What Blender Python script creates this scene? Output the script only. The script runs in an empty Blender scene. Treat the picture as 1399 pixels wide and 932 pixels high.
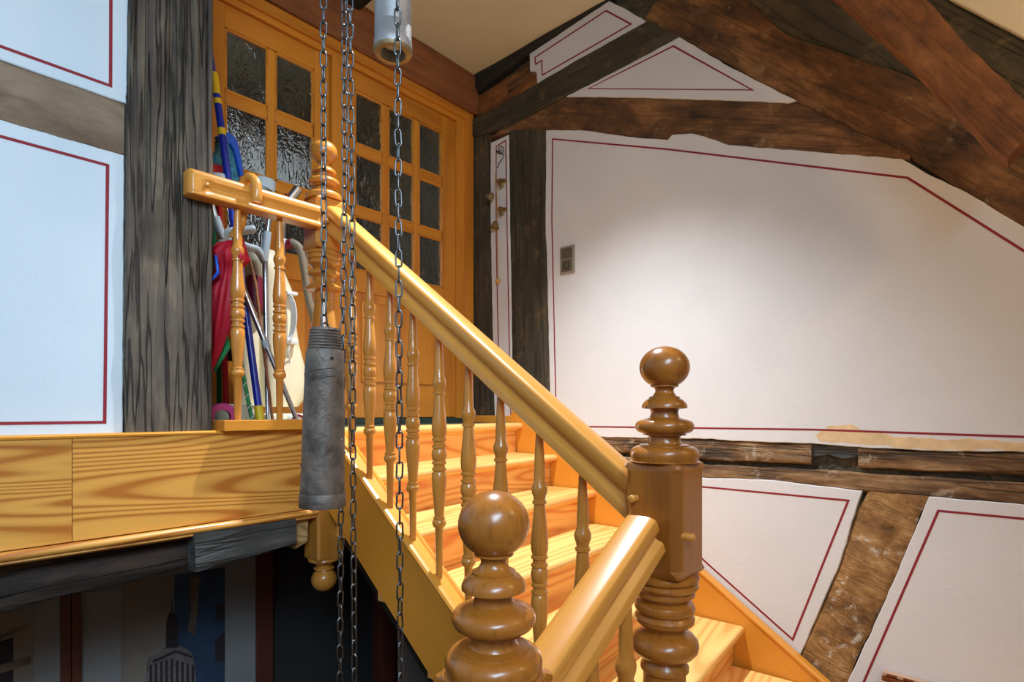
import bpy, bmesh, math, random
from mathutils import Vector, Matrix, noise

# ------------------------------------------------------------------ camera, world, light, exposure
scene = bpy.context.scene
C = scene.collection
FPX, CXP, HZ = 768.0, 699.5, 562.0              # focal length, centre column and horizon row of the 1399x932 frame
_L = math.hypot(690.0, FPX)
SX, CX = 690.0 / _L, FPX / _L                   # camera yaw: X runs along the door wall, Y up the stairs

cam_d = bpy.data.cameras.new('camera')
cam_d.sensor_width = 36.0
cam_d.lens = FPX / 1399.0 * 36.0
cam_d.shift_y = (HZ - 466.0) / 1399.0
cam_d.clip_start = 0.02
cam = bpy.data.objects.new('camera', cam_d)
C.objects.link(cam)
cam.location = (0, 0, 0)
cam.rotation_euler = (math.pi / 2, 0, -math.atan2(CX, SX))
scene.camera = cam

world = bpy.data.worlds.new('world')
scene.world = world
world.use_nodes = True
world.node_tree.nodes['Background'].inputs[0].default_value = (0.75, 0.87, 1.0, 1)
world.node_tree.nodes['Background'].inputs[1].default_value = 1.0

def light(name, kind, loc, energy, color, target=None, **kw):
    d = bpy.data.lights.new(name, kind)
    d.energy = energy
    d.color = color
    for k, v in kw.items():
        setattr(d, k, v)
    o = bpy.data.objects.new(name, d)
    C.objects.link(o)
    o.location = loc
    if target is not None:
        o.rotation_euler = (Vector(target) - Vector(loc)).to_track_quat('-Z', 'Y').to_euler()
    return o

# daylight through the stairwell window behind the photographer
light('window_daylight', 'AREA', (-0.75, -1.38, 1.45), 66.0, (0.56, 0.79, 1.0), (0.15, 2.0, -0.1), shape='RECTANGLE', size=1.5, size_y=1.2, spread=math.radians(110))
# daylight in the room beyond the glazed door
light('back_room_daylight', 'AREA', (1.0, 3.35, 1.5), 14.0, (0.75, 0.88, 1.0), (2.2, 4.3, 1.7), shape='RECTANGLE', size=0.7, size_y=0.9)

scene.view_settings.view_transform = 'Standard'
scene.view_settings.look = 'None'
scene.view_settings.exposure = 0.0
scene.view_settings.gamma = 1.0
scene.view_settings.use_curve_mapping = False

# ------------------------------------------------------------------ geometry of the place
XW = 2.70        # right wall plane
YD = 2.83        # door wall plane
Y0 = 2.00        # left wall / fascia / landing balustrade plane
XS = 1.15        # balustrade plane of the main flight
YR = 0.58        # balustrade plane of the lower flight
ZL = -0.073      # landing floor
ZC = 2.30        # ceiling
ZF = -2.80       # lower floor
XB, YB = -1.6, -1.45

def ray(x, y):
    u = (x - CXP) / FPX
    return Vector((SX * u + CX, -CX * u + SX, -(y - HZ) / FPX))
def onX(x, y, X=XW):
    a = ray(x, y); return a * (X / a.x)
def onY(x, y, Y=Y0):
    a = ray(x, y); return a * (Y / a.y)
def onF(x, y, F):
    return ray(x, y) * F

# ------------------------------------------------------------------ materials
def nt(name):
    m = bpy.data.materials.new(name)
    m.use_nodes = True
    n = m.node_tree
    return m, n, n.nodes['Principled BSDF']
def N(n, t, **kw):
    d = n.nodes.new(t)
    for k, v in kw.items():
        if hasattr(d, k): setattr(d, k, v)
        else: d.inputs[k].default_value = v
    return d
def ramp(n, stops, interp='LINEAR'):
    r = n.nodes.new('ShaderNodeValToRGB')
    cr = r.color_ramp
    cr.interpolation = interp
    while len(cr.elements) < len(stops): cr.elements.new(0.5)
    for e, (p, c) in zip(cr.elements, stops):
        e.position = p
        e.color = (c[0], c[1], c[2], 1) if isinstance(c, tuple) else (c, c, c, 1)
    return r
def srgb(r, g, b):
    f = lambda c: c / 12.92 if c <= 0.04045 else ((c + 0.055) / 1.055) ** 2.4
    return (f(r / 255), f(g / 255), f(b / 255))
def coords(n, scale, rand=8.0):
    tc = N(n, 'ShaderNodeTexCoord')
    oi = N(n, 'ShaderNodeObjectInfo')
    mul = N(n, 'ShaderNodeVectorMath', operation='SCALE')
    comb = N(n, 'ShaderNodeCombineXYZ')
    for i in range(3): n.links.new(oi.outputs['Random'], comb.inputs[i])
    n.links.new(comb.outputs[0], mul.inputs[0]); mul.inputs['Scale'].default_value = rand
    add = N(n, 'ShaderNodeVectorMath', operation='ADD')
    n.links.new(tc.outputs['Object'], add.inputs[0]); n.links.new(mul.outputs[0], add.inputs[1])
    mp = N(n, 'ShaderNodeMapping')
    mp.inputs['Scale'].default_value = scale
    n.links.new(add.outputs[0], mp.inputs['Vector'])
    return mp.outputs[0]
def noise_tex(n, vec, scale, detail=3, rough=0.55, dist=0.0):
    t = N(n, 'ShaderNodeTexNoise')
    t.inputs['Scale'].default_value = scale; t.inputs['Detail'].default_value = detail
    t.inputs['Roughness'].default_value = rough; t.inputs['Distortion'].default_value = dist
    n.links.new(vec, t.inputs['Vector'])
    return t.outputs['Fac']
def math_(n, op, a, b=None, c=None):
    m = N(n, 'ShaderNodeMath', operation=op)
    for i, v in enumerate((a, b, c)):
        if v is None: continue
        if isinstance(v, (int, float)): m.inputs[i].default_value = v
        else: n.links.new(v, m.inputs[i])
    return m.outputs[0]
def mix(n, fac, a, b, mode='MIX'):
    m = N(n, 'ShaderNodeMix', data_type='RGBA', blend_type=mode)
    for i, v in ((0, fac), (6, a), (7, b)):
        if isinstance(v, (int, float)): m.inputs[i].default_value = v
        elif isinstance(v, tuple): m.inputs[i].default_value = (v[0], v[1], v[2], 1)
        else: n.links.new(v, m.inputs[i])
    return m.outputs[2]
def bump(n, b, height, strength=0.3, dist=0.005):
    bp = N(n, 'ShaderNodeBump')
    bp.inputs['Strength'].default_value = strength; bp.inputs['Distance'].default_value = dist
    n.links.new(height, bp.inputs['Height']); n.links.new(bp.outputs[0], b.inputs['Normal'])

def axis_scale(axis, along, across):
    return tuple(along if a == axis else across for a in 'XYZ')

def wood(name, light_c, dark_c, axis='X', rings=9.0, base=1.6, along=0.16, rough=0.35, coat=0.3, amount=0.75, fibre=0.25):
    m, n, b = nt(name)
    v = coords(n, axis_scale(axis, along, 1.0))
    f = noise_tex(n, v, base, 1.5, 0.4, 0.3)
    s = math_(n, 'SINE', math_(n, 'MULTIPLY', f, rings * 6.283))
    s = math_(n, 'MULTIPLY_ADD', s, 0.5, 0.5)
    rr = ramp(n, [(0.15, 0.0), (0.75, 0.45), (0.97, 1.0)])
    n.links.new(s, rr.inputs[0])
    v2 = coords(n, axis_scale(axis, 3.0, 90.0))
    fb = noise_tex(n, v2, 1.5, 2, 0.6)
    v3 = coords(n, axis_scale(axis, 0.6, 2.0))
    big = noise_tex(n, v3, 1.2, 2)
    c = mix(n, math_(n, 'MULTIPLY', rr.outputs[0], amount), light_c, dark_c)
    dk = tuple(x * 0.72 for x in dark_c)
    fr = ramp(n, [(0.52, 0.0), (0.75, 1.0)])
    n.links.new(fb, fr.inputs[0])
    c = mix(n, math_(n, 'MULTIPLY', fr.outputs[0], fibre), c, dk)
    br = ramp(n, [(0.3, 0.86), (0.7, 1.1)])
    n.links.new(big, br.inputs[0])
    c = mix(n, 1.0, c, br.outputs[0], 'MULTIPLY')
    n.links.new(c, b.inputs['Base Color'])
    b.inputs['Roughness'].default_value = rough
    b.inputs['Coat Weight'].default_value = coat
    b.inputs['Coat Roughness'].default_value = 0.18
    bump(n, b, fb, 0.05, 0.002)
    return m

def timber(name, stops, axis='X', along=0.12, scale=7.0, cracks=0.7, bumps=0.7, patch=None):
    m, n, b = nt(name)
    v = coords(n, axis_scale(axis, along, 1.0))
    f1 = noise_tex(n, v, scale * 2.5, 6, 0.68, 0.4)
    v2 = coords(n, axis_scale(axis, 0.5, 1.0))
    f2 = noise_tex(n, v2, scale * 0.7, 5, 0.6, 0.6)
    f = math_(n, 'MULTIPLY_ADD', f1, 0.55, math_(n, 'MULTIPLY', f2, 0.45))
    r = ramp(n, stops)
    n.links.new(f, r.inputs[0])
    v3 = coords(n, axis_scale(axis, 0.045, 1.0))
    fc = noise_tex(n, v3, scale * 2.6, 2.5, 0.5, 0.1)
    d = math_(n, 'ABSOLUTE', math_(n, 'SUBTRACT', fc, 0.5))
    cr = ramp(n, [(0.0, 0.0), (0.012, 0.25), (0.035, 1.0)])
    n.links.new(d, cr.inputs[0])
    dk = tuple(x * 0.25 for x in stops[0][1])
    inv = math_(n, 'MULTIPLY', math_(n, 'SUBTRACT', 1.0, cr.outputs[0]), cracks)
    c = mix(n, inv, r.outputs[0], dk)
    if patch:
        pf = noise_tex(n, coords(n, (1, 1, 1)), 9.0, 6, 0.7, 0.5)
        pr = ramp(n, [(patch[1], 0.0), (patch[1] + 0.08, 1.0)])
        n.links.new(pf, pr.inputs[0])
        c = mix(n, math_(n, 'MULTIPLY', pr.outputs[0], patch[2]), c, patch[0])
    n.links.new(c, b.inputs['Base Color'])
    b.inputs['Roughness'].default_value = 0.75
    hgt = math_(n, 'MULTIPLY_ADD', cr.outputs[0], cracks * 1.2, math_(n, 'MULTIPLY_ADD', f1, 1.0, math_(n, 'MULTIPLY', f2, 0.6)))
    bump(n, b, hgt, bumps, 0.008)
    return m

def plain(name, c, rough=0.5, metal=0.0, coat=0.0, var=0.08, vscale=6.0, bmp=0.0, bscale=60.0, spec=None):
    m, n, b = nt(name)
    v = coords(n, (1, 1, 1))
    f = noise_tex(n, v, vscale, 4, 0.6)
    r = ramp(n, [(0.3, tuple(x * (1 - var) for x in c)), (0.7, tuple(min(1, x * (1 + var)) for x in c))])
    n.links.new(f, r.inputs[0]); n.links.new(r.outputs[0], b.inputs['Base Color'])
    b.inputs['Roughness'].default_value = rough
    b.inputs['Metallic'].default_value = metal
    b.inputs['Coat Weight'].default_value = coat
    if spec is not None: b.inputs['Specular IOR Level'].default_value = spec
    if bmp:
        bump(n, b, noise_tex(n, v, bscale, 4, 0.6), bmp, 0.004)
    return m

M = {}
M['plaster'] = plain('white_plaster', (0.735, 0.74, 0.745), 0.85, var=0.03, vscale=3, bmp=0.18, bscale=55)
M['plaster_blue_cast'] = plain('white_plaster_blue_cast', (0.66, 0.76, 0.84), 0.85, var=0.03, vscale=3, bmp=0.18, bscale=55)  # left wall's white plaster, blue daylight cast put into its base colour
M['ceil'] = plain('cream_ceiling_paint', (0.80, 0.76, 0.60), 0.9, var=0.03, vscale=2, bmp=0.1, bscale=40)
M['patch'] = plain('bare_lime_patch', srgb(222, 194, 150), 0.9, var=0.2, vscale=9, bmp=0.5, bscale=30)
M['red'] = plain('dark_red_paint', srgb(140, 28, 42), 0.7, var=0.1, vscale=20)
M['black_paint'] = plain('black_iron', (0.012, 0.012, 0.012), 0.5)
M['tread'] = wood('pine_tread', srgb(255, 206, 122), srgb(238, 158, 74), 'X', 16, 3.0, 0.10, 0.42, 0.15, 0.7, 0.15)
M['riser'] = wood('pine_riser', srgb(252, 192, 106), srgb(226, 130, 52), 'X', 18, 3.6, 0.12, 0.42, 0.15, 0.8, 0.15)
M['string'] = wood('pine_stringer', srgb(234, 158, 54), srgb(208, 122, 34), 'X', 5, 0.9, 0.10, 0.38, 0.25, 0.35, 0.2)
M['rail'] = wood('honey_beech_rail', srgb(222, 152, 64), srgb(192, 116, 40), 'X', 4, 2.2, 0.06, 0.34, 0.35, 0.35, 0.2)
M['turned'] = wood('honey_beech_turned', srgb(212, 142, 58), srgb(172, 102, 34), 'Z', 5, 5.0, 0.12, 0.28, 0.5, 0.4, 0.3)
M['newel'] = wood('stained_beech_newel', srgb(174, 106, 36), srgb(114, 62, 18), 'Z', 6, 6.0, 0.10, 0.30, 0.4, 0.5, 0.4)
M['fascia'] = wood('pine_fascia', srgb(228, 166, 78), srgb(176, 98, 32), 'X', 24, 4.4, 0.10, 0.36, 0.3, 0.85, 0.12)
M['door_x'] = wood('pine_door_rail', srgb(220, 144, 46), srgb(182, 102, 28), 'X', 5, 2.5, 0.1, 0.36, 0.3, 0.5, 0.2)
M['door_z'] = wood('pine_door_stile', srgb(222, 146, 48), srgb(182, 102, 28), 'Z', 5, 2.5, 0.1, 0.36, 0.3, 0.5, 0.2)
M['end_grain'] = wood('pale_split_wood', srgb(206, 168, 110), srgb(140, 100, 56), 'X', 14, 6, 0.3, 0.8, 0.0, 0.7, 0.4)
M['grey_post'] = timber('weathered_grey_post', [(0.34, srgb(50, 43, 38)), (0.47, srgb(84, 75, 66)), (0.57, srgb(106, 95, 81)), (0.70, srgb(158, 138, 106))], 'X', 0.06, 13.0, 0.8, 1.0)
M['left_beam'] = timber('dull_brown_beam', [(0.36, srgb(92, 72, 56)), (0.5, srgb(126, 104, 84)), (0.64, srgb(150, 130, 108))], 'X', 0.3, 6.0, 0.05, 0.3)
M['dark_timber'] = timber('smoke_dark_timber', [(0.3, srgb(40, 38, 30)), (0.5, srgb(66, 62, 48)), (0.72, srgb(104, 92, 66))], 'X', 0.15, 6.0, 0.5, 0.6, (srgb(116, 96, 64), 0.56, 0.5))
M['brown_timber'] = timber('brown_rafter_timber', [(0.36, srgb(48, 34, 24)), (0.5, srgb(104, 70, 40)), (0.64, srgb(156, 112, 68))], 'X', 0.35, 6.5, 0.35, 0.6, (srgb(172, 150, 114), 0.60, 0.45))
M['black_timber'] = timber('black_timber', [(0.3, srgb(22, 22, 22)), (0.5, srgb(36, 36, 34)), (0.75, srgb(58, 56, 50))], 'X', 0.15, 7.0, 0.5, 0.7)
M['tan_timber'] = timber('tan_hewn_timber', [(0.34, srgb(84, 58, 32)), (0.47, srgb(140, 102, 56)), (0.58, srgb(178, 136, 84)), (0.72, srgb(220, 196, 156))], 'Y', 0.5, 9.0, 0.15, 1.0, (srgb(216, 208, 192), 0.57, 0.7))
M['sill_timber'] = timber('worn_sill_timber', [(0.36, srgb(44, 33, 24)), (0.48, srgb(104, 76, 48)), (0.57, srgb(150, 116, 78)), (0.70, srgb(204, 182, 150))], 'X', 0.14, 9.0, 0.6, 1.0, (srgb(190, 174, 152), 0.57, 0.6))
M['orange_timber'] = timber('orange_brown_timber', [(0.34, srgb(74, 42, 18)), (0.5, srgb(128, 78, 36)), (0.66, srgb(168, 112, 58))], 'X', 0.4, 7.0, 0.2, 0.5)
M['header'] = timber('red_brown_header', [(0.3, srgb(92, 52, 28)), (0.5, srgb(138, 82, 44)), (0.75, srgb(166, 106, 60))], 'X', 0.2, 5.0, 0.25, 0.5)
M['under_beam'] = timber('black_brown_floor_beam', [(0.34, srgb(18, 12, 8)), (0.5, srgb(36, 26, 18)), (0.68, srgb(76, 60, 48))], 'X', 0.12, 8.0, 0.6, 1.0)
M['grey_block'] = timber('grey_painted_block', [(0.3, srgb(46, 46, 44)), (0.5, srgb(70, 70, 68)), (0.78, srgb(116, 114, 108))], 'X', 0.15, 8.0, 0.4, 0.8, (srgb(198, 160, 140), 0.69, 0.8))
M['steel'] = plain('dull_steel_chain', (0.13, 0.14, 0.15), 0.36, 1.0, var=0.3, vscale=40)
M['iron'] = plain('grey_cast_iron', (0.135, 0.11, 0.092), 0.5, 0.3, var=0.6, vscale=22, bmp=0.9, bscale=38)
M['zinc'] = plain('pale_zinc_tube', (0.36, 0.36, 0.37), 0.5, 0.5, var=0.2, vscale=16, bmp=0.25, bscale=70)
M['brass'] = plain('dull_brass_rim', (0.30, 0.22, 0.11), 0.5, 0.5, var=0.3, vscale=30, bmp=0.3)
M['cream'] = plain('cream_plastic', srgb(236, 226, 192), 0.4, var=0.03)
M['white'] = plain('white_plastic', (0.78, 0.78, 0.76), 0.4, var=0.02)
M['burgundy'] = plain('burgundy_plastic', srgb(120, 22, 46), 0.4)
M['magenta'] = plain('magenta_plastic', srgb(176, 46, 112), 0.4)
M['blue'] = plain('blue_lacquer', srgb(28, 46, 168), 0.35, coat=0.3)
M['sky_blue'] = plain('bright_blue_plastic', srgb(30, 96, 214), 0.35)
M['yellow'] = plain('yellow_plastic', srgb(238, 202, 30), 0.45)
M['teal'] = plain('teal_microfibre', srgb(66, 138, 168), 0.95, var=0.6, vscale=38, bmp=0.9, bscale=120)
M['redp'] = plain('red_plastic', srgb(196, 24, 44), 0.45)
M['redcloth'] = plain('red_nylon', srgb(186, 14, 40), 0.6, var=0.15)
M['greencloth'] = plain('green_nylon', srgb(20, 134, 84), 0.6, var=0.15)
M['green'] = plain('green_tape', srgb(46, 140, 80), 0.6, var=0.3, vscale=60)
M['grip'] = plain('pale_grey_plastic', srgb(166, 178, 184), 0.45)
M['alu'] = plain('aluminium_tube', (0.62, 0.64, 0.66), 0.3, 1.0, var=0.05)
M['hose'] = plain('taupe_hose', srgb(128, 118, 98), 0.6, var=0.1)
M['bristle'] = plain('black_bristles', (0.02, 0.02, 0.022), 0.9)
M['bronze'] = plain('patinated_bell_metal', srgb(140, 116, 76), 0.5, 0.4, var=0.3, vscale=40)
M['cord'] = plain('jute_cord', srgb(186, 150, 92), 0.9)
M['bead'] = plain('varnished_bead', srgb(214, 156, 82), 0.35)
M['switch'] = plain('bronze_switch_plastic', srgb(104, 98, 84), 0.4, 0.2)
M['switch_lt'] = plain('bronze_switch_rim', srgb(160, 152, 134), 0.4, 0.2)
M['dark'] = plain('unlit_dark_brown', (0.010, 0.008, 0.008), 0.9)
M['dark_red'] = plain('dark_red_brown_frame', srgb(92, 44, 34), 0.5)
M['mat_grey'] = plain('grey_mount_board', srgb(138, 136, 134), 0.8, var=0.04)
M['print_beige'] = plain('print_beige', srgb(132, 120, 108), 0.7, var=0.15, vscale=5)
M['print_blue'] = plain('print_blue', srgb(46, 66, 92), 0.7, var=0.35, vscale=7)
M['print_dark'] = plain('print_dark', srgb(46, 36, 40), 0.7, var=0.2)
M['print_grey'] = plain('print_grey_stone', srgb(110, 100, 97), 0.7, var=0.35, vscale=40)
M['print_ochre'] = plain('print_ochre', srgb(108, 92, 78), 0.7, var=0.3, vscale=9)
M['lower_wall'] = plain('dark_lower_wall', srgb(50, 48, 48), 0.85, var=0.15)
M['floor'] = wood('dark_floor_boards', srgb(90, 62, 40), srgb(60, 38, 24), 'X', 6, 1.5, 0.1, 0.5, 0.1)
M['carpet'] = plain('dark_green_carpet', srgb(46, 62, 54), 0.95, bmp=0.5, bscale=150)
M['marq_dark'] = plain('dark_walnut_inlay', srgb(112, 54, 22), 0.4)
M['marq_light'] = plain('pale_maple_inlay', srgb(190, 156, 128), 0.4)
M['lamp_white'] = plain('white_lamp_housing', (0.8, 0.8, 0.78), 0.4)

def glass_mat():
    m, n, b = nt('wavy_cathedral_glass')
    v = coords(n, (1, 1, 0.55), 3.0)
    b.inputs['Base Color'].default_value = (0.86, 0.88, 0.86, 1)
    b.inputs['Roughness'].default_value = 0.03
    b.inputs['Transmission Weight'].default_value = 1.0
    b.inputs['IOR'].default_value = 1.45
    h = math_(n, 'MULTIPLY_ADD', noise_tex(n, v, 9.0, 3, 0.6, 1.2), 1.0, math_(n, 'MULTIPLY', noise_tex(n, v, 38.0, 2, 0.5, 0.8), 0.16))
    bump(n, b, h, 0.9, 0.03)
    return m
M['glass'] = glass_mat()

# ------------------------------------------------------------------ object helpers
WM = {}                                             # world matrix of each object (no depsgraph needed)
rnd = random.Random(7)

def link(o, parent=None, mw=None):
    C.objects.link(o)
    mw = mw or Matrix.Identity(4)
    if parent is not None:
        o.parent = parent
        o.matrix_parent_inverse = WM[parent].inverted()
    o.matrix_basis = mw
    WM[o] = mw
    return o
def tag(o, label=None, cat=None, group=None, kind=None):
    if label: o['label'] = label
    if cat: o['category'] = cat
    if group: o['group'] = group
    if kind: o['kind'] = kind
    return o
def thing(name, label, cat, loc=(0, 0, 0), group=None, kind=None):
    o = bpy.data.objects.new(name, None)
    o.empty_display_size = 0.05
    return tag(link(o, None, Matrix.Translation(Vector(loc))), label, cat, group, kind)
def obj(name, bm, mat, parent=None, mw=None, smooth=False, angle=None):
    """bm is in local coordinates of mw (or world when mw is None)."""
    me = bpy.data.meshes.new(name)
    bmesh.ops.recalc_face_normals(bm, faces=bm.faces[:])
    if angle is not None:
        for f in bm.faces: f.smooth = True
        lim = math.radians(angle)
        for e in bm.edges:
            e.smooth = len(e.link_faces) == 2 and e.calc_face_angle(0) < lim
    elif smooth:
        for f in bm.faces: f.smooth = True
    bm.to_mesh(me); bm.free()
    me.materials.append(M[mat])
    return link(bpy.data.objects.new(name, me), parent, mw)
def again(src, name, parent, mw):
    return link(bpy.data.objects.new(name, src.data), parent, mw)

def frame(o, x, z=None):
    """matrix with origin o, local X along x and local Z near z"""
    x = Vector(x).normalized()
    z = Vector(z or (0, 0, 1))
    y = z.cross(x).normalized()
    z = x.cross(y)
    m = Matrix((x, y, z)).transposed().to_4x4()
    m.translation = Vector(o)
    return m

def bm_box(lo, hi, bev=0.0, bm=None, seg=2):
    own = bm is None
    b2 = bmesh.new()
    lo, hi = Vector(lo), Vector(hi)
    bmesh.ops.create_cube(b2, size=1.0)
    for v in b2.verts:
        v.co = Vector(((lo[i] + hi[i]) / 2 + v.co[i] * (hi[i] - lo[i])) for i in range(3))
    if bev:
        bmesh.ops.bevel(b2, geom=b2.edges[:], offset=bev, segments=seg, affect='EDGES', profile=0.6)
    if own: return b2
    me = bpy.data.meshes.new('tmp'); b2.to_mesh(me); b2.free()
    bm.from_mesh(me); bpy.data.meshes.remove(me)
    return bm
def box(name, lo, hi, mat, parent=None, bev=0.003, mw=None):
    s = min(abs(hi[i] - lo[i]) for i in range(3))
    return obj(name, bm_box(lo, hi, min(bev, s * 0.3)), mat, parent, mw, angle=50)

def bm_lathe(prof, seg=32, bm=None, mw=None, ring=False):
    """prof: list of (radius, z)"""
    bm = bm or bmesh.new()
    rings = []
    for r, z in prof:
        if r < 1e-6:
            rings.append([bm.verts.new((0, 0, z))])
        else:
            rings.append([bm.verts.new((r * math.cos(2 * math.pi * i / seg), r * math.sin(2 * math.pi * i / seg), z)) for i in range(seg)])
    for a, b in zip(rings, rings[1:]):
        if len(a) == 1 and len(b) == 1: continue
        for i in range(seg):
            j = (i + 1) % seg
            if len(a) == 1: bm.faces.new((a[0], b[j], b[i]))
            elif len(b) == 1: bm.faces.new((a[i], a[j], b[0]))
            else: bm.faces.new((a[i], a[j], b[j], b[i]))
    if ring:
        a, b = rings[-1], rings[0]
        for i in range(seg):
            j = (i + 1) % seg
            bm.faces.new((a[i], a[j], b[j], b[i]))
    else:
        for r in (rings[0], rings[-1]):
            if len(r) > 1: bm.faces.new(r)
    if mw: bmesh.ops.transform(bm, matrix=mw, verts=bm.verts[:])
    return bm

def bm_tube(pts, r, seg=10, bm=None, closed=False):
    bm = bm or bmesh.new()
    pts = [Vector(p) for p in pts]
    n = len(pts)
    rs = r if isinstance(r, (list, tuple)) else [r] * n
    rings = []
    up = None
    for i, p in enumerate(pts):
        a = pts[(i - 1) % n] if (closed or i > 0) else p
        c = pts[(i + 1) % n] if (closed or i < n - 1) else p
        t = (c - a).normalized()
        if up is None:
            up = Vector((0, 0, 1)) if abs(t.z) < 0.9 else Vector((1, 0, 0))
        s = t.cross(up)
        if s.length < 1e-5: s = t.cross(Vector((0.3, 1, 0.2)))
        s.normalize()
        up = s.cross(t).normalized()
        rings.append([bm.verts.new(p + (s * math.cos(2 * math.pi * k / seg) + up * math.sin(2 * math.pi * k / seg)) * rs[i]) for k in range(seg)])
    m = n if closed else n - 1
    for i in range(m):
        A, B = rings[i], rings[(i + 1) % n]
        for k in range(seg):
            l = (k + 1) % seg
            bm.faces.new((A[k], A[l], B[l], B[k]))
    if not closed:
        bm.faces.new(rings[0]); bm.faces.new(rings[-1])
    return bm
def tube(name, pts, r, mat, parent=None, seg=10):
    return obj(name, bm_tube(pts, r, seg), mat, parent, angle=60)
def spline(pts, k=6):
    """Catmull-Rom through pts"""
    pts = [Vector(p) for p in pts]
    P = [pts[0] * 2 - pts[1]] + pts + [pts[-1] * 2 - pts[-2]]
    out = []
    for i in range(1, len(P) - 2):
        for j in range(k):
            t = j / k
            a, b, c, d = P[i - 1], P[i], P[i + 1], P[i + 2]
            out.append(0.5 * ((2 * b) + (c - a) * t + (2 * a - 5 * b + 4 * c - d) * t * t + (3 * b - a - 3 * c + d) * t ** 3))
    out.append(pts[-1])
    return out

def bm_sweep(section, x0, x1, bm=None, cut0=0.0, cut1=0.0):
    """2D section (y,z) swept along local X; cut = shear of the end faces (dx per dz)"""
    bm = bm or bmesh.new()
    A = [bm.verts.new((x0 + cut0 * z, y, z)) for y, z in section]
    B = [bm.verts.new((x1 + cut1 * z, y, z)) for y, z in section]
    n = len(section)
    for i in range(n):
        j = (i + 1) % n
        bm.faces.new((A[i], A[j], B[j], B[i]))
    bm.faces.new(A); bm.faces.new(B)
    return bm

def resample(pl, n):
    pl = [Vector(p) for p in pl]
    d = [0.0]
    for a, b in zip(pl, pl[1:]): d.append(d[-1] + (b - a).length)
    out = []
    for i in range(n + 1):
        s = d[-1] * i / n
        k = 0
        while k < len(pl) - 2 and d[k + 1] < s: k += 1
        L = d[k + 1] - d[k]
        out.append(pl[k].lerp(pl[k + 1], (s - d[k]) / L if L > 0 else 0))
    return out

def hewn(name, edgeA, edgeB, normal, depth, mat, parent, nu=48, nv=12, relief=0.004, edge=0.006, jag=0.003, seed=0, grooves=0, proud=0.0):
    """A hewn timber: the region between two edge lines, with uneven face, worn arrises and sides going back by depth."""
    A, B = resample(edgeA, nu), resample(edgeB, nu)
    nrm = Vector(normal).normalized()
    x = (A[-1] + B[-1] - A[0] - B[0]).normalized()
    mw = frame((A[0] + A[-1] + B[0] + B[-1]) / 4, x, nrm)
    inv = mw.inverted()
    rg = random.Random(seed + 11)
    gl = [(rg.uniform(0.06, 0.94), rg.uniform(0.0, 0.5), rg.uniform(0.55, 1.0), rg.uniform(0.5, 1.2)) for _ in range(grooves)]
    bm = bmesh.new()
    G = []
    for i in range(nu + 1):
        row = []
        w = (B[i] - A[i])
        wl = w.length
        for j in range(nv + 1):
            t = j / nv
            p = A[i].lerp(B[i], t)
            if j in (0, nv):
                k = noise.noise(p * 14 + Vector((seed, j, 0))) + 0.6 * noise.noise(p * 45 + Vector((seed, j, 3)))
                p = p + w.normalized() * (k * jag)
            l = inv @ p
            h = relief * (noise.noise(Vector((l.x * 3, l.y * 16, seed))) + 0.5 * noise.noise(Vector((l.x * 9, l.y * 50, seed + 5))))
            e = min(t, 1 - t) * wl
            if e < edge: h -= (edge - e) ** 2 / edge * 1.2
            s = i / nu
            for gy, g0, g1, gd in gl:
                if g0 < s < g1:
                    yc = gy + 0.03 * noise.noise(Vector((s * 3, gy * 9, seed)))
                    dd = abs(t - yc) * wl
                    gw = 0.0035 * gd
                    if dd < gw: h -= (1 - dd / gw) * 0.010 * gd * min(1, (s - g0) * 12, (g1 - s) * 12)
            row.append(bm.verts.new(inv @ (p + nrm * (h + proud))))
        G.append(row)
    for i in range(nu):
        for j in range(nv):
            bm.faces.new((G[i][j], G[i + 1][j], G[i + 1][j + 1], G[i][j + 1]))
    loop = [G[i][0] for i in range(nu + 1)] + [G[nu][j] for j in range(1, nv + 1)] + [G[i][nv] for i in range(nu - 1, -1, -1)] + [G[0][j] for j in range(nv - 1, 0, -1)]
    back = [bm.verts.new(v.co + Vector((0, 0, -depth))) for v in loop]
    for i in range(len(loop)):
        j = (i + 1) % len(loop)
        bm.faces.new((loop[i], loop[j], back[j], back[i]))
    bm.faces.new(back)
    return obj(name, bm, mat, parent, mw, angle=40)

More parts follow.
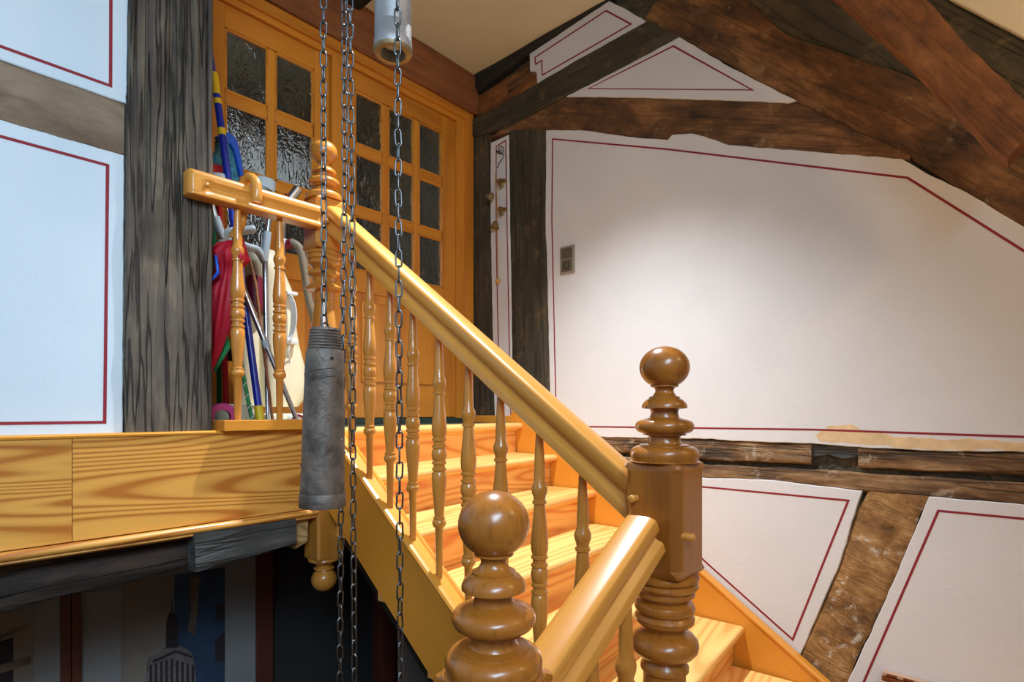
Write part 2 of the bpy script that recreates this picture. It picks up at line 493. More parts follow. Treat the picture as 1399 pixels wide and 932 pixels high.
def slab(name, outline, normal, depth, mat, parent, jag=0.002, step=0.03, soft=0.003, seed=0, proud=0.0, smoothed=True):
    """A flat panel with a hand-trowelled uneven edge and a soft arris."""
    nrm = Vector(normal).normalized()
    pts = [Vector(p) for p in outline]
    out = []
    for a, b in zip(pts, pts[1:] + pts[:1]):
        L = (b - a).length
        k = max(1, int(L / step))
        side = (b - a).normalized().cross(nrm) if L > 1e-6 else Vector((0, 0, 0))
        for i in range(k):
            p = a.lerp(b, i / k)
            q = noise.noise(p * 17 + Vector((seed, 0, 0))) + 0.5 * noise.noise(p * 50 + Vector((0, seed, 0)))
            out.append(p + side * (q * jag) if i else p)
    c = sum(out, Vector()) / len(out)
    bm = bmesh.new()
    n = len(out)
    ins = []
    for i, p in enumerate(out):
        a, b = out[i - 1], out[(i + 1) % n]
        s = (b - a).normalized().cross(nrm)
        ins.append(s)
    area = sum(((out[i] - c).cross(out[(i + 1) % n] - c)).dot(nrm) for i in range(n))
    sg = -1.0 if area > 0 else 1.0
    F = [bm.verts.new(p + nrm * proud + ins[i] * (sg * soft)) for i, p in enumerate(out)]
    S = [bm.verts.new(p + nrm * (proud - soft)) for p in out]
    Bk = [bm.verts.new(p + nrm * (proud - depth)) for p in out]
    for i in range(n):
        j = (i + 1) % n
        bm.faces.new((F[i], F[j], S[j], S[i])); bm.faces.new((S[i], S[j], Bk[j], Bk[i]))
    bm.faces.new(F); bm.faces.new(Bk)
    return obj(name, bm, mat, parent)

def stripe(name, pl, normal, w, mat, parent, closed=False, th=0.0008, proud=0.0):
    """A painted line of width w along a polyline lying in a plane."""
    nrm = Vector(normal).normalized()
    pts = [Vector(p) for p in pl]
    n = len(pts)
    bm = bmesh.new()
    Ls, Rs = [], []
    for i, p in enumerate(pts):
        d1 = (p - pts[i - 1]).normalized() if (i > 0 or closed) else None
        d2 = (pts[(i + 1) % n] - p).normalized() if (i < n - 1 or closed) else None
        d1 = d1 or d2; d2 = d2 or d1
        s1, s2 = d1.cross(nrm), d2.cross(nrm)
        s = (s1 + s2).normalized()
        k = w / 2 / max(0.35, s.dot(s1))
        Ls.append(p + s * k); Rs.append(p - s * k)
    T = [(bm.verts.new(a + nrm * (proud + th)), bm.verts.new(b + nrm * (proud + th)), bm.verts.new(b + nrm * (proud - 0.004)), bm.verts.new(a + nrm * (proud - 0.004))) for a, b in zip(Ls, Rs)]
    for i in range(n if closed else n - 1):
        a, b = T[i], T[(i + 1) % n]
        for k in range(4):
            l = (k + 1) % 4
            bm.faces.new((a[k], a[l], b[l], b[k]))
    if not closed:
        bm.faces.new(T[0]); bm.faces.new(T[-1])
    return obj(name, bm, mat, parent)

NX, NY = (-1, 0, 0), (0, -1, 0)
def WX(*pts, X=XW): return [onX(x, y, X) for x, y in pts]
def WY(*pts, Y=Y0): return [onY(x, y, Y) for x, y in pts]

# ------------------------------------------------------------------ right wall (half-timbered gable wall)
wr = box('wall_right', (XW + 0.035, YB - 0.1, ZF), (XW + 0.16, YD + 1.6, 2.75), 'dark_timber', bev=0)
tag(wr, 'right half-timbered wall of white plaster panels between dark old beams', 'wall', kind='structure')
FAR = 1900
TH = 0.032
def panel(outline, red, seed, closed=True, jag=0.003, mat='plaster', proud=0.0):
    slab('plaster_panel', WX(*outline), NX, TH + proud, mat, wr, jag=jag, seed=seed, proud=proud)
    if red: stripe('painted_line', WX(*red), NX, 0.0085, 'red', wr, closed=closed, proud=proud)
# panels
panel([(723, 73), (776, 38), (832, 1), (858, 14), (881, 28), (881, 33), (800, 77), (734, 115), (732, 98), (724, 98)],
      [(731, 78.5), (828, 14.6), (862, 33), (741, 102.6), (740, 82.6), (732, 88)], 1)
panel([(769, 132), (850, 91), (926, 49), (1000, 93), (1088, 137), (1077, 141), (1025, 138), (930, 135), (860, 133)],
      [(804, 121), (920, 63), (1028, 123)], 2)
panel([(746, 178), (795, 178), (860, 187), (912, 191), (918, 184), (945, 182), (962, 186), (995, 198), (1060, 203), (1130, 209), (1232, 217),
       (1266, 237), (1321, 263), (1399, 310), (1600, 432), (FAR, 615), (FAR, 640), (1399, 618), (1275, 616), (1172, 611), (1108, 606), (1040, 604), (963, 600), (815, 597),
       (760, 575), (752, 572), (751, 530), (748, 400), (745, 300)],
      [(755, 190), (912, 204), (1130, 230), (1240, 243), (1399, 343), (1600, 468), (1800, 592), (1800, 617), (1399, 597), (1110, 587), (803, 583), (760, 582), (759, 530), (754, 300)], 3, jag=0.004)
panel([(670, 195), (694, 184), (696, 300), (699, 495), (701, 590), (676, 590), (673, 460), (670, 300)],
      [(678, 200), (691, 192), (693, 320), (696, 480), (698, 572), (682, 572), (681, 480), (678, 330)], 4)
panel([(830, 640), (963, 653), (1053, 656), (1178, 671), (1170, 694), (1147, 771), (1117, 840), (1093, 896), (1075, 960), (930, 960)],
      [(850, 655), (963, 665.5), (1159, 684), (1083, 874), (963, 767)], 5)
panel([(1269, 679), (1399, 690), (FAR, 735), (FAR, 1500), (905, 1500), (1040, 1195), (1158, 932), (1211, 818)],
      [(1282, 698), (1399, 709), (1800, 745), (1800, 1400), (980, 1400), (1180, 932)], 6)
panel([(1296, -3), (1399, 52), (FAR, 330), (FAR, 200), (1399, -80), (1200, -180), (1100, -110)], None, 7, mat='ceil')
# bare patch of lime over the sill beam
slab('lime_patch', WX((1112, 594), (1130, 582), (1165, 580), (1185, 590), (1240, 597), (1399, 604), (1399, 617), (1270, 614), (1180, 607), (1120, 604)), NX, 0.02, 'patch', wr, jag=0.009, step=0.012, soft=0.0012, proud=0.0004)
# timbers: (edge, edge)
def wt(name, A, B, mat, seed, **kw):
    kw.setdefault('proud', -0.004)
    return hewn(name, WX(*A), WX(*B), NX, 0.05, mat, wr, seed=seed, **kw)
wt('timber_post', [(638, 185), (638, 620)], [(668, 180), (674, 620)], 'dark_timber', 21, nv=8)
wt('timber_post', [(693, 178), (695, 330), (700, 620)], [(746, 175), (747, 400), (753, 620)], 'dark_timber', 22, grooves=3)
wt('tie_beam', [(636, 192), (690, 176), (762, 138), (850, 93), (930, 50)], [(636, 168), (683, 145), (735, 114), (800, 77), (884, 30)], 'dark_timber', 23, proud=0.012)
wt('collar_beam', [(660, 192), (695, 180), (746, 180), (860, 190), (912, 194), (1000, 202), (1130, 212), (1243, 219)], [(700, 168), (766, 131), (800, 131), (860, 131), (1025, 136), (1084, 138), (1160, 172), (1243, 210)], 'brown_timber', 24, nv=14)
wt('rafter', [(878, 28), (926, 49), (1088, 138), (1240, 213), (1399, 312), (1650, 468)], [(925, -45), (1020, -2), (1075, 48), (1230, 98), (1399, 178), (1650, 320)], 'brown_timber', 25, nv=16, relief=0.006)
wt('upper_rafter', [(925, -45), (1020, -2), (1075, 48), (1230, 98), (1399, 178), (1650, 320)], [(960, -210), (1100, -120), (1210, -55), (1296, -3), (1399, 52), (1650, 190)], 'dark_timber', 26, nv=16, proud=-0.012)
wt('top_plate', [(642, 108), (654, 126), (722, 75), (833, 0), (990, -110)], [(638, 98), (646, 104), (712, 58), (798, -2), (950, -110)], 'black_timber', 27, proud=0.015)
wt('wood_packing', [(650, 130), (692, 103)], [(652, 166), (690, 146)], 'orange_timber', 28, nu=12, nv=6, proud=-0.012)
wt('wood_packing', [(691, 104), (724, 78)], [(690, 124), (724, 100)], 'brown_timber', 29, nu=12, nv=6, proud=-0.018)
wt('wood_wedge', [(678, 142), (726, 98), (733, 98)], [(678, 152), (733, 116), (734, 114)], 'orange_timber', 30, nu=12, nv=6, proud=0.0)
wt('sill_beam', [(700, 590), (815, 597), (963, 601), (1040, 605), (1108, 607)], [(700, 602), (847, 618), (963, 629), (1040, 632), (1108, 635)], 'sill_timber', 31, jag=0.006, relief=0.007)
wt('sill_beam', [(1172, 612), (1275, 618), (1399, 618), (FAR, 642)], [(1172, 638), (1232, 643), (1399, 650), (FAR, 690)], 'sill_timber', 32, jag=0.006, relief=0.008)
wt('sill_offcut', [(1104, 604), (1120, 609), (1150, 606), (1178, 612)], [(1104, 628), (1130, 622), (1150, 629), (1178, 624)], 'grey_block', 33, nu=24, jag=0.008, relief=0.012, proud=-0.014)
wt('lower_sill_beam', [(750, 608), (847, 624), (963, 635), (1100, 641), (1172, 646), (1399, 661), (FAR, 706)], [(750, 632), (840, 642), (963, 653), (1053, 657), (1181, 672), (1269, 679), (1399, 690), (FAR, 735)], 'sill_timber', 34, nu=80, jag=0.005, relief=0.006)
wt('diagonal_brace', [(1185, 671), (1172, 694), (1147, 771), (1117, 840), (1093, 896), (1030, 1010), (900, 1300)], [(1268, 678), (1254, 711), (1211, 818), (1172, 895), (1158, 932), (1100, 1060), (960, 1370)], 'tan_timber', 35, nu=70, nv=18, jag=0.008, relief=0.008)
# free-standing brace of the roof truss in front of the wall
br = thing('roof_brace', 'orange-brown roof brace slanting down in front of the upper rafters', 'beam', onX(1376, 218, 2.3))
p = [onX(x, y, 2.30) for x, y in [(1000, -135), (1151, 0), (1237, 77), (1303, 146), (1357, 201), (1376, 216)]]
q = [onX(x, y, 2.30) for x, y in [(1120, -150), (1268, 0), (1325, 66), (1376, 113), (1399, 137), (1425, 165)]]
hewn('brace_timber', p, q, NX, 0.10, 'orange_timber', br, seed=41, relief=0.006, edge=0.004, jag=0.004, nu=60)

# ------------------------------------------------------------------ left wall
wl = box('wall_left', (XB, Y0 + 0.035, ZL), (0.70, Y0 + 0.16, ZC), 'dark_timber', bev=0)
tag(wl, 'left half-timbered wall of white plaster panels above the pine fascia', 'wall', kind='structure')
def zat(x, y): return onY(x, y).z
def xat(x): return onY(x, 500).x
zA, zB_, zT, zBot = zat(172, 141), zat(169, 212), ZC, -0.072
pe = xat(172)
def lp(x, z): return Vector((x, Y0, z))
slab('plaster_panel', [lp(XB, zA), lp(pe + 0.004, zA), lp(pe + 0.014, ZC - 0.02), lp(XB, ZC - 0.02)], NY, 0.036, 'plaster_blue_cast', wl, seed=51)
slab('plaster_panel', [lp(XB, zBot), lp(xat(168), zBot), lp(xat(170), zB_), lp(XB, zB_)], NY, 0.036, 'plaster_blue_cast', wl, seed=52)
z1, z2, z3 = zat(150, 117), zat(147, 226), zat(143, 577)
x1, x2, x3 = xat(151), xat(147), xat(143)
stripe('painted_line', [lp(XB + 0.15, z1), lp(x1, z1), lp(x1 + 0.004, ZC - 0.12), lp(XB + 0.15, ZC - 0.12)], NY, 0.0085, 'red', wl, True)
stripe('painted_line', [lp(XB + 0.15, z3), lp(x3, z3), lp(x2, z2), lp(XB + 0.15, z2)], NY, 0.0085, 'red', wl, True)
hewn('timber_rail', [lp(XB, zB_ - 0.004), lp(pe - 0.004, zB_ - 0.004)], [lp(XB, zA + 0.004), lp(pe - 0.002, zA + 0.004)], NY, 0.06, 'left_beam', wl, seed=53, nu=90, jag=0.006, proud=-0.004)
pl_, pr_ = xat(170), xat(289)
hewn('timber_post', [lp(pl_ + 0.003, -0.07), lp(xat(168), 0.15), lp(pl_ + 0.002, 0.7), lp(pl_ + 0.01, 1.3), lp(pl_ + 0.014, ZC)],
     [lp(pr_, -0.07), lp(pr_, 0.5), lp(pr_ + 0.002, 1.2), lp(pr_ + 0.002, ZC)], NY, 0.20, 'grey_post', wl, seed=54, nu=170, nv=64, relief=0.006, edge=0.008, jag=0.003, grooves=22, proud=0.016)

# fascia board of the landing with rounded moulding
fa = thing('trim_1', 'wide varnished pine fascia board along the landing edge', 'trim', (0.2, Y0, -0.40), kind='structure')
xj = xat(95)
mw1 = frame(((xj + 1.085) / 2, Y0, -0.22), (1, 0, 0))
obj('board', bm_box((-(1.085 - xj) / 2 + 0.0005, -0.035, -0.145), ((1.085 - xj) / 2, 0.03, 0.147), 0.002), 'fascia', fa, mw1)
mw2 = frame(((XB + xj) / 2, Y0, -0.22), (1, 0, 0))
obj('board', bm_box((-(xj - XB) / 2, -0.035, -0.145), ((xj - XB) / 2 - 0.0005, 0.03, 0.147), 0.002), 'fascia', fa, mw2)
sec = [(0.03, -0.368), (-0.045, -0.368), (-0.052, -0.372), (-0.056, -0.380), (-0.053, -0.388), (-0.044, -0.391), (-0.046, -0.397), (-0.04, -0.403), (0.03, -0.403)]
bm = bmesh.new(); bm_sweep(sec, XB, 1.085, bm); bmesh.ops.translate(bm, verts=bm.verts[:], vec=(0, Y0, 0))
obj('moulding', bm, 'fascia', fa, angle=60)
bm = bmesh.new(); bm_sweep([(0.03, -0.075), (-0.04, -0.075), (-0.042, -0.069), (-0.036, -0.064), (0.03, -0.064)], XB, 1.085, bm); bmesh.ops.translate(bm, verts=bm.verts[:], vec=(0, Y0, 0))
obj('top_bead', bm, 'string', fa, angle=60)

# old beam under the landing
ub = hewn('floor_beam', [Vector((XB, Y0 + 0.02, -0.555)), Vector((-0.2, Y0 + 0.02, -0.545)), Vector((0.45, Y0 + 0.02, -0.53)), Vector((0.74, Y0 + 0.02, -0.50)), Vector((1.03, Y0 + 0.02, -0.475))],
          [Vector((XB, Y0 + 0.02, -0.40)), Vector((1.03, Y0 + 0.02, -0.40))], NY, 0.22, 'under_beam', None, seed=61, nu=110, nv=16, relief=0.012, jag=0.009)
tag(ub, 'rough black-brown floor beam below the pine fascia', 'beam', kind='structure')
gb = hewn('grey_beam_block', [onY(268, 783, 1.95), onY(300, 772, 1.95), onY(380, 752, 1.95), onY(406, 745, 1.95)], [onY(265, 726, 1.95), onY(404, 708, 1.95)], NY, 0.068, 'grey_block', None, seed=62, nu=40, nv=14, relief=0.004, jag=0.005)
tag(gb, 'weathered grey wood block fixed on the floor beam below the fascia', 'wood block')
eg = hewn('split_beam_end', [onY(405, 750, 1.985), onY(420, 742, 1.985)], [onY(404, 708, 1.985), onY(421, 705, 1.985)], NY, 0.2, 'end_grain', None, seed=63, nu=10, nv=8, relief=0.006, jag=0.004)
tag(eg, 'pale split end of the floor beam beside the grey block', 'beam end', kind='structure')

# ------------------------------------------------------------------ floors, ceiling, the rest of the shell
ld = box('floor_landing', (XB, Y0 + 0.05, ZL - 0.19), (XS + 0.02, YD + 0.06, ZL - 0.002), 'floor', bev=0)
tag(ld, 'landing floor in front of the glazed door', 'floor', kind='structure')
lf = box('floor_lower', (XB - 0.1, YB - 0.1, ZF - 0.1), (XW + 0.2, 4.6, ZF), 'floor', bev=0)
tag(lf, 'dark floor of the storey below', 'floor', kind='structure')
cl = box('ceiling', (XB - 0.1, YB - 0.1, ZC), (XW + 0.035, YD + 0.1, ZC + 0.1), 'ceil', bev=0)
tag(cl, 'cream painted ceiling above the glazed door', 'ceiling', kind='structure')
a, b_ = onX(490, 17, 1.0), None
bx_ = Vector(ray(490, 17)) * ((YD - 0.07) / ray(490, 17).y)
cb = hewn('ceiling_beam', [Vector((bx_.x - 0.2, 1.2, bx_.z)), Vector((bx_.x - 0.2, YD - 0.06, bx_.z))], [Vector((bx_.x, 1.2, bx_.z)), Vector((bx_.x, YD - 0.06, bx_.z))], (0, 0, -1), max(0.05, ZC - bx_.z + 0.01), 'black_timber', None, seed=71, nu=40, nv=8)
tag(cb, 'black ceiling beam running up to the header above the door', 'beam', kind='structure')
cb2 = hewn('chain_beam', [Vector((XB, 0.9, 2.15)), Vector((1.3, 0.9, 2.15))], [Vector((XB, 1.2, 2.15)), Vector((1.3, 1.2, 2.15))], (0, 0, -1), 0.16, 'black_timber', None, seed=72, nu=40, nv=8)
tag(cb2, 'black ceiling beam from which the chains hang', 'beam', kind='structure')
for nm, lo, hi, mt, lb in (
    ('wall_front', (XB - 0.1, YB - 0.12, ZF), (XW + 0.1, YB - 0.02, 2.6), 'plaster', 'white wall behind the photographer'),
    ('wall_side', (XB - 0.12, YB - 0.1, ZF), (XB - 0.005, 4.6, 2.6), 'plaster', 'white side wall of the stairwell'),
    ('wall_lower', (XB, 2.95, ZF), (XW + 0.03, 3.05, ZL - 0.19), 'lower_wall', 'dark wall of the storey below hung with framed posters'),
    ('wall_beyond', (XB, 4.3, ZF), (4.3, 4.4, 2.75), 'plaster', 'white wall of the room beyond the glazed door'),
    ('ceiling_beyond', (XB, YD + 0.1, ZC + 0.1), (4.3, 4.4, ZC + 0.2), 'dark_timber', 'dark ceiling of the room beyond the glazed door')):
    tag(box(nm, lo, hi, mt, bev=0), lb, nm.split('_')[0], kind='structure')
wby = bpy.data.objects['wall_beyond']
def by(x, y): return onY(x, y, 4.29)
for A, B in (([(200, 130), (420, 215), (700, 330)], [(200, -120), (420, -30), (700, 130)]),
             ([(300, 262), (440, 300), (640, 360)], [(300, 420), (440, 440), (640, 470)])):
    hewn('timber_rail', [by(*p) for p in A], [by(*p) for p in B], NY, 0.05, 'black_timber', wby, seed=75, nu=20, nv=6)
for x0, x1 in ((428, 486), (516, 530), (300, 338), (560, 574), (606, 680)):
    hewn('timber_post', [by(x0, 420), by(x0, 100)], [by(x1, 420), by(x1, 100)], NY, 0.045, 'black_timber', wby, seed=76 + x0, nu=20, nv=6)

# ------------------------------------------------------------------ glazed door
header = hewn('wall_back', [Vector((0.9, YD - 0.08, 2.04)), Vector((XW + 0.02, YD - 0.08, 2.035))], [Vector((0.9, YD - 0.08, ZC)), Vector((XW + 0.02, YD - 0.08, ZC))], NY, 0.2, 'header', None, seed=81, nu=60, nv=12, relief=0.006, jag=0.002)
tag(header, 'red-brown header beam across the top of the glazed door', 'wall', kind='structure')
wbl = box('wall_door', (XB, YD, ZL), (0.93, YD + 0.1, ZC), 'plaster', bev=0)
tag(wbl, 'plaster wall hidden behind the grey post beside the door', 'wall', kind='structure')
dr = thing('door_1', 'varnished pine door with nine wavy glass panes and matching glazed side panel', 'door', (1.8, YD, ZL), kind='structure')
fy0, fy1 = YD - 0.03, YD + 0.06
fr = obj('frame', bm_box((0.93, fy0, ZL), (0.985, fy1, 2.05), 0.004), 'door_z', dr)
obj('frame', bm_box((2.565, fy0, ZL), (2.635, fy1, 2.05), 0.004), 'door_z', dr)
obj('frame', bm_box((2.635, fy0 - 0.02, ZL), (2.70, fy1, 2.05), 0.004), 'door_z', dr)
obj('frame', bm_box((1.632, fy0 - 0.01, ZL), (1.70, fy1, 1.965), 0.004), 'door_z', dr)
obj('frame', bm_box((0.985, fy0, 1.955), (2.565, fy1, 2.05), 0.004), 'door_x', dr)
obj('frame', bm_box((0.93, fy0 - 0.022, 1.985), (2.66, fy0 + 0.01, 2.045), 0.008), 'door_x', dr)
obj('sill', bm_box((0.93, fy0 - 0.02, ZL - 0.002), (2.66, fy1, ZL + 0.03), 0.004), 'carpet', dr)
rows = [(1.545, 1.835), (1.185, 1.478), (0.82, 1.12)]
def leaf(name, x0, x1, cols):
    y0, y1 = YD - 0.012, YD + 0.03
    lf_ = obj(name, bm_box((x0, y0, ZL + 0.035), (cols[0][0] - 0.008, y1, 1.952), 0.003), 'door_z', dr)
    obj('stile', bm_box((cols[-1][1] + 0.008, y0, ZL + 0.035), (x1, y1, 1.952), 0.003), 'door_z', lf_)
    xa, xb = cols[0][0] - 0.008, cols[-1][1] + 0.008
    for za, zb in ((rows[0][1] + 0.008, 1.952), (0.69, rows[2][0] - 0.008), (ZL + 0.035, 0.12)):
        obj('rail', bm_box((xa, y0, za), (xb, y1, zb), 0.003), 'door_x', lf_)
    for c0, c1 in zip(cols, cols[1:]):
        obj('muntin', bm_box((c0[1] + 0.004, y0 + 0.004, rows[2][0] - 0.008), (c1[0] - 0.004, y1 - 0.004, rows[0][1] + 0.008), 0.009), 'door_z', lf_)
    for r0, r1 in zip(rows, rows[1:]):
        for c in cols:
            obj('muntin', bm_box((c[0] - 0.006, y0 + 0.006, r1[1] + 0.004), (c[1] + 0.006, y1 - 0.006, r0[0] - 0.004), 0.010), 'door_x', lf_)
    for c in cols:
        for r in rows:
            obj('pane', bm_box((c[0] - 0.012, YD + 0.006, r[0] - 0.012), (c[1] + 0.012, YD + 0.011, r[1] + 0.012)), 'glass', lf_)
            # glazing bead: a picture-frame moulding round the pane
            bm = bmesh.new()
            for lo, hi in (((c[0] - 0.008, y0 + 0.002, r[0] - 0.008), (c[0] + 0.004, y0 + 0.017, r[1] + 0.008)), ((c[1] - 0.004, y0 + 0.002, r[0] - 0.008), (c[1] + 0.008, y0 + 0.017, r[1] + 0.008)),
                           ((c[0] - 0.008, y0 + 0.002, r[0] - 0.008), (c[1] + 0.008, y0 + 0.017, r[0] + 0.004)), ((c[0] - 0.008, y0 + 0.002, r[1] - 0.004), (c[1] + 0.008, y0 + 0.017, r[1] + 0.008))):
                bm_box(lo, hi, 0.003, bm, 1)
            obj('glazing_bead', bm, 'door_x', lf_)
    # lower raised panels
    xm = (xa + xb) / 2
    obj('raised_panel', bm_box((xa - 0.004, YD + 0.004, 0.116), (xb + 0.004, YD + 0.02, 0.694)), 'door_z', lf_)
    obj('raised_panel', bm_box((xa + 0.05, YD - 0.006, 0.17), (xb - 0.05, YD + 0.01, 0.64), 0.008), 'door_z', lf_)
    return lf_
leaf('side_light', 0.988, 1.63, [(1.09, 1.285), (1.335, 1.535)])
leaf('door_leaf', 1.702, 2.563, [(1.80, 1.98), (2.03, 2.215), (2.262, 2.447)])

# ------------------------------------------------------------------ staircase
st = thing('staircase', 'varnished pine staircase rising along the right wall to the glazed door', 'staircase', (1.9, 0.7, ZF))
RISE, GO, SKEW = 0.185, 0.272, 0.09
XT = XW - 0.045                                           # treads run up to the wall stringer
ang = math.atan(SKEW)
def nose(i): return 2.316 - GO * i, ZL - RISE * i          # nosing at the wall stringer
NSTEP = 7
for i in range(NSTEP):
    yw, z = nose(i)
    deep = GO + 0.035 if i else (YD - yw - 0.0)
    L = (XT - XS - 0.034) / math.cos(ang)
    mw = frame((XT, yw, z), (math.cos(ang), math.sin(ang), 0))
    t = 0.038
    r = t / 2
    if i == 0:                                             # the landing edge
        se = [(0, 0)] + [(-math.sin(a) * r * 0.9 - 0.0, -r + math.cos(a) * r) for a in [math.pi * k / 6 for k in range(1, 6)]] + [(0, -t), (0.11, -t), (0.11, 0)]
        nm = 'landing_nosing'
    else:
        se = [(0, 0)] + [(-math.sin(a) * r * 0.9, -r + math.cos(a) * r) for a in [math.pi * k / 6 for k in range(1, 6)]] + [(0, -t), (deep, -t), (deep, 0)]
        nm = 'tread'
    bm = bmesh.new(); bm_sweep(se, -L, 0, bm)
    obj(nm, bm, 'tread', st, mw, angle=35)
    # riser below this nosing
    rz = RISE - t
    obj('riser', bm_box((-L, 0.034, -t - rz - 0.002), (0, 0.056, -t + 0.002)), 'riser', st, mw)
    obj('scotia', bm_box((-L, 0.016, -t - 0.012), (0, 0.036, -t + 0.001), 0.004), 'tread', st, mw)
obj('landing_floor', bm_box((XS + 0.02, 2.39, ZL - 0.19), (XW - 0.02, YD + 0.05, ZL - 0.002)), 'carpet', st)
# quarter landing and lower flight
yw, z = nose(NSTEP)
obj('quarter_landing', bm_box((XS, -0.55, z - 0.04), (XT, yw + 0.02, z)), 'tread', st)
obj('riser', bm_box((XS, 0.56, z - 0.25), (XT, 0.6, z - 0.02)), 'riser', st)
for j in range(6):
    zz = z - RISE * (j + 1)
    x1_ = XS - 0.02 - 0.27 * j
    obj('tread', bm_box((x1_ - 0.30, -0.55, zz - 0.038), (x1_, YR - 0.03, zz), 0.012), 'tread', st)
    obj('riser', bm_box((x1_ - 0.015, -0.55, zz - 0.002), (x1_ + 0.005, YR - 0.03, zz + RISE - 0.036)), 'riser', st)
# wall stringer
SL = 0.68
def wall_z(y): return -0.782 + SL * (y - 1.152)
x = Vector((0, 1, SL)).normalized()
mw = frame((XW - 0.022, 1.152, wall_z(1.152)), x, (0, -SL, 1))
# local: X up the slope, Y = across (towards -X), Z = square to slope
bm = bmesh.new()
ce = math.hypot(1, SL)
bm_sweep([(-0.02, 0.0), (-0.02, -0.40), (0.02, -0.40), (0.02, -0.014), (0.026, -0.008), (0.026, 0.0), (0.018, 0.008), (-0.015, 0.008)], (0.0 - 1.152) * ce, (2.36 - 1.152) * ce, bm)
obj('wall_stringer', bm, 'string', st, mw, angle=40)
# flat cap of the wall stringer at the landing
obj('stringer_cap', bm_box((XW - 0.045, 2.33, ZL - 0.15), (XW + 0.0, YD - 0.03, ZL + 0.045), 0.004), 'string', st)
# inner (open-side) stringer
SI = 0.735
def in_z(y): return -0.209 + SI * (y - 1.756)
x = Vector((0, 1, SI)).normalized()
ci = math.hypot(1, SI)
mwi = frame((XS, 1.756, in_z(1.756)), x, (0, -SI, 1))
hs = 0.245
bm = bmesh.new()
sec = [(0.038, 0.0), (0.034, 0.008), (0.024, 0.010), (0.019, 0.004), (-0.019, 0.004), (-0.024, 0.010), (-0.034, 0.008), (-0.038, 0.0), (-0.032, -0.014), (-0.030, -hs), (0.030, -hs), (0.032, -0.014)]
bm_sweep(sec, (YR + 0.05 - 1.756) * ci, (1.965 - 1.756) * ci, bm)
obj('inner_stringer', bm, 'string', st, mwi, angle=30)
# added strip behind the stringer, under-stair shade in its colour, hiding the tread ends
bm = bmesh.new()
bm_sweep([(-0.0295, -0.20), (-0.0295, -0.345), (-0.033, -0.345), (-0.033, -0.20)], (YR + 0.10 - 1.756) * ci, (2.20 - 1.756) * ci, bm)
obj('shade_strip', bm, 'dark', st, mwi)

# ------------------------------------------------------------------ turned work: profiles
K = 0.00158
def newel_top(scale=K, tall=1.0):
    """(radius, height) from the block top upwards"""
    Y = 629.0
    pts = [(49, 629), (47, 628), (45, 627.5), (46.5, 622), (46.6, 617), (44, 611.5), (38, 608.2), (34, 607.6), (34, 606), (24, 604.5), (21.6, 601), (21.6, 595), (23, 593.5), (29, 592.5), (29, 590.5), (31, 590),
           (37, 587.5), (40, 583), (40, 578), (37, 573.5), (31, 571), (24, 569.5), (20, 567.5), (18.6, 563), (18.6, 559), (20, 556.5), (27, 555.8), (31, 555), (31, 551.5), (29, 547.5), (25, 543.5), (21, 541.5), (21, 539.5), (16, 537.5),
           (12.8, 533), (12.4, 530), (14, 526.5), (19, 525.2), (19, 523.2)]
    P = [(r * scale, (Y - y) * scale * tall) for r, y in pts]
    cy, ry, rr = 498.0, 29.5, 34.4
    for k in range(0, 15):
        a = math.radians(-58 + 148 * k / 14)
        P.append((max(0, rr * math.cos(a)) * scale, (Y - (cy - ry * math.sin(a))) * scale * tall))
    P[-1] = (0.0, P[-1][1])
    return P
def bm_block(half, ch, z0, z1, bm=None):
    """square newel block with chamfers stopped short of both ends"""
    bm = bm or bmesh.new()
    def ring(h, c, z):
        q = [(h, -h + c), (h, h - c), (h - c, h), (-h + c, h), (-h, h - c), (-h, -h + c), (-h + c, -h), (h - c, -h)]
        return [bm.verts.new((a, b, z)) for a, b in q]
    R = [ring(half - 0.006, ch * 0.6, z0), ring(half - 0.002, ch * 0.35, z0 + 0.004), ring(half, ch * 0.35, z0 + 0.010), ring(half, ch, z0 + 0.020), ring(half, ch, z1 - 0.020), ring(half, ch * 0.35, z1 - 0.010), ring(half - 0.002, ch * 0.35, z1 - 0.004), ring(half - 0.006, ch * 0.6, z1)]
    for a, b in zip(R, R[1:]):
        for i in range(8):
            bm.faces.new((a[i], a[(i + 1) % 8], b[(i + 1) % 8], b[i]))
    bm.faces.new(R[0]); bm.faces.new(R[-1])
    return bm
def newel_low(k=K):
    """turnings below the block, (radius, drop) downwards"""
    pts = [(40, 0), (46, 2), (47, 5), (46, 9), (42, 11), (45, 13), (46, 17), (44, 21), (40, 23), (41, 26), (41, 30), (36, 34), (31, 37), (33, 39), (39, 42), (41.5, 48), (40, 53), (36, 56), (38, 58), (41, 62), (40, 68), (34, 73), (28, 76), (27, 81), (31, 83.5),
           (40, 87), (45.5, 94), (46.5, 100), (45, 107), (39, 114), (31, 118), (28, 121), (30, 126), (33, 130), (33, 135), (29, 139), (29, 150), (33, 200), (36, 280), (34, 310), (42, 320), (42, 335)]
    return [(r * k, -d * k) for r, d in pts]

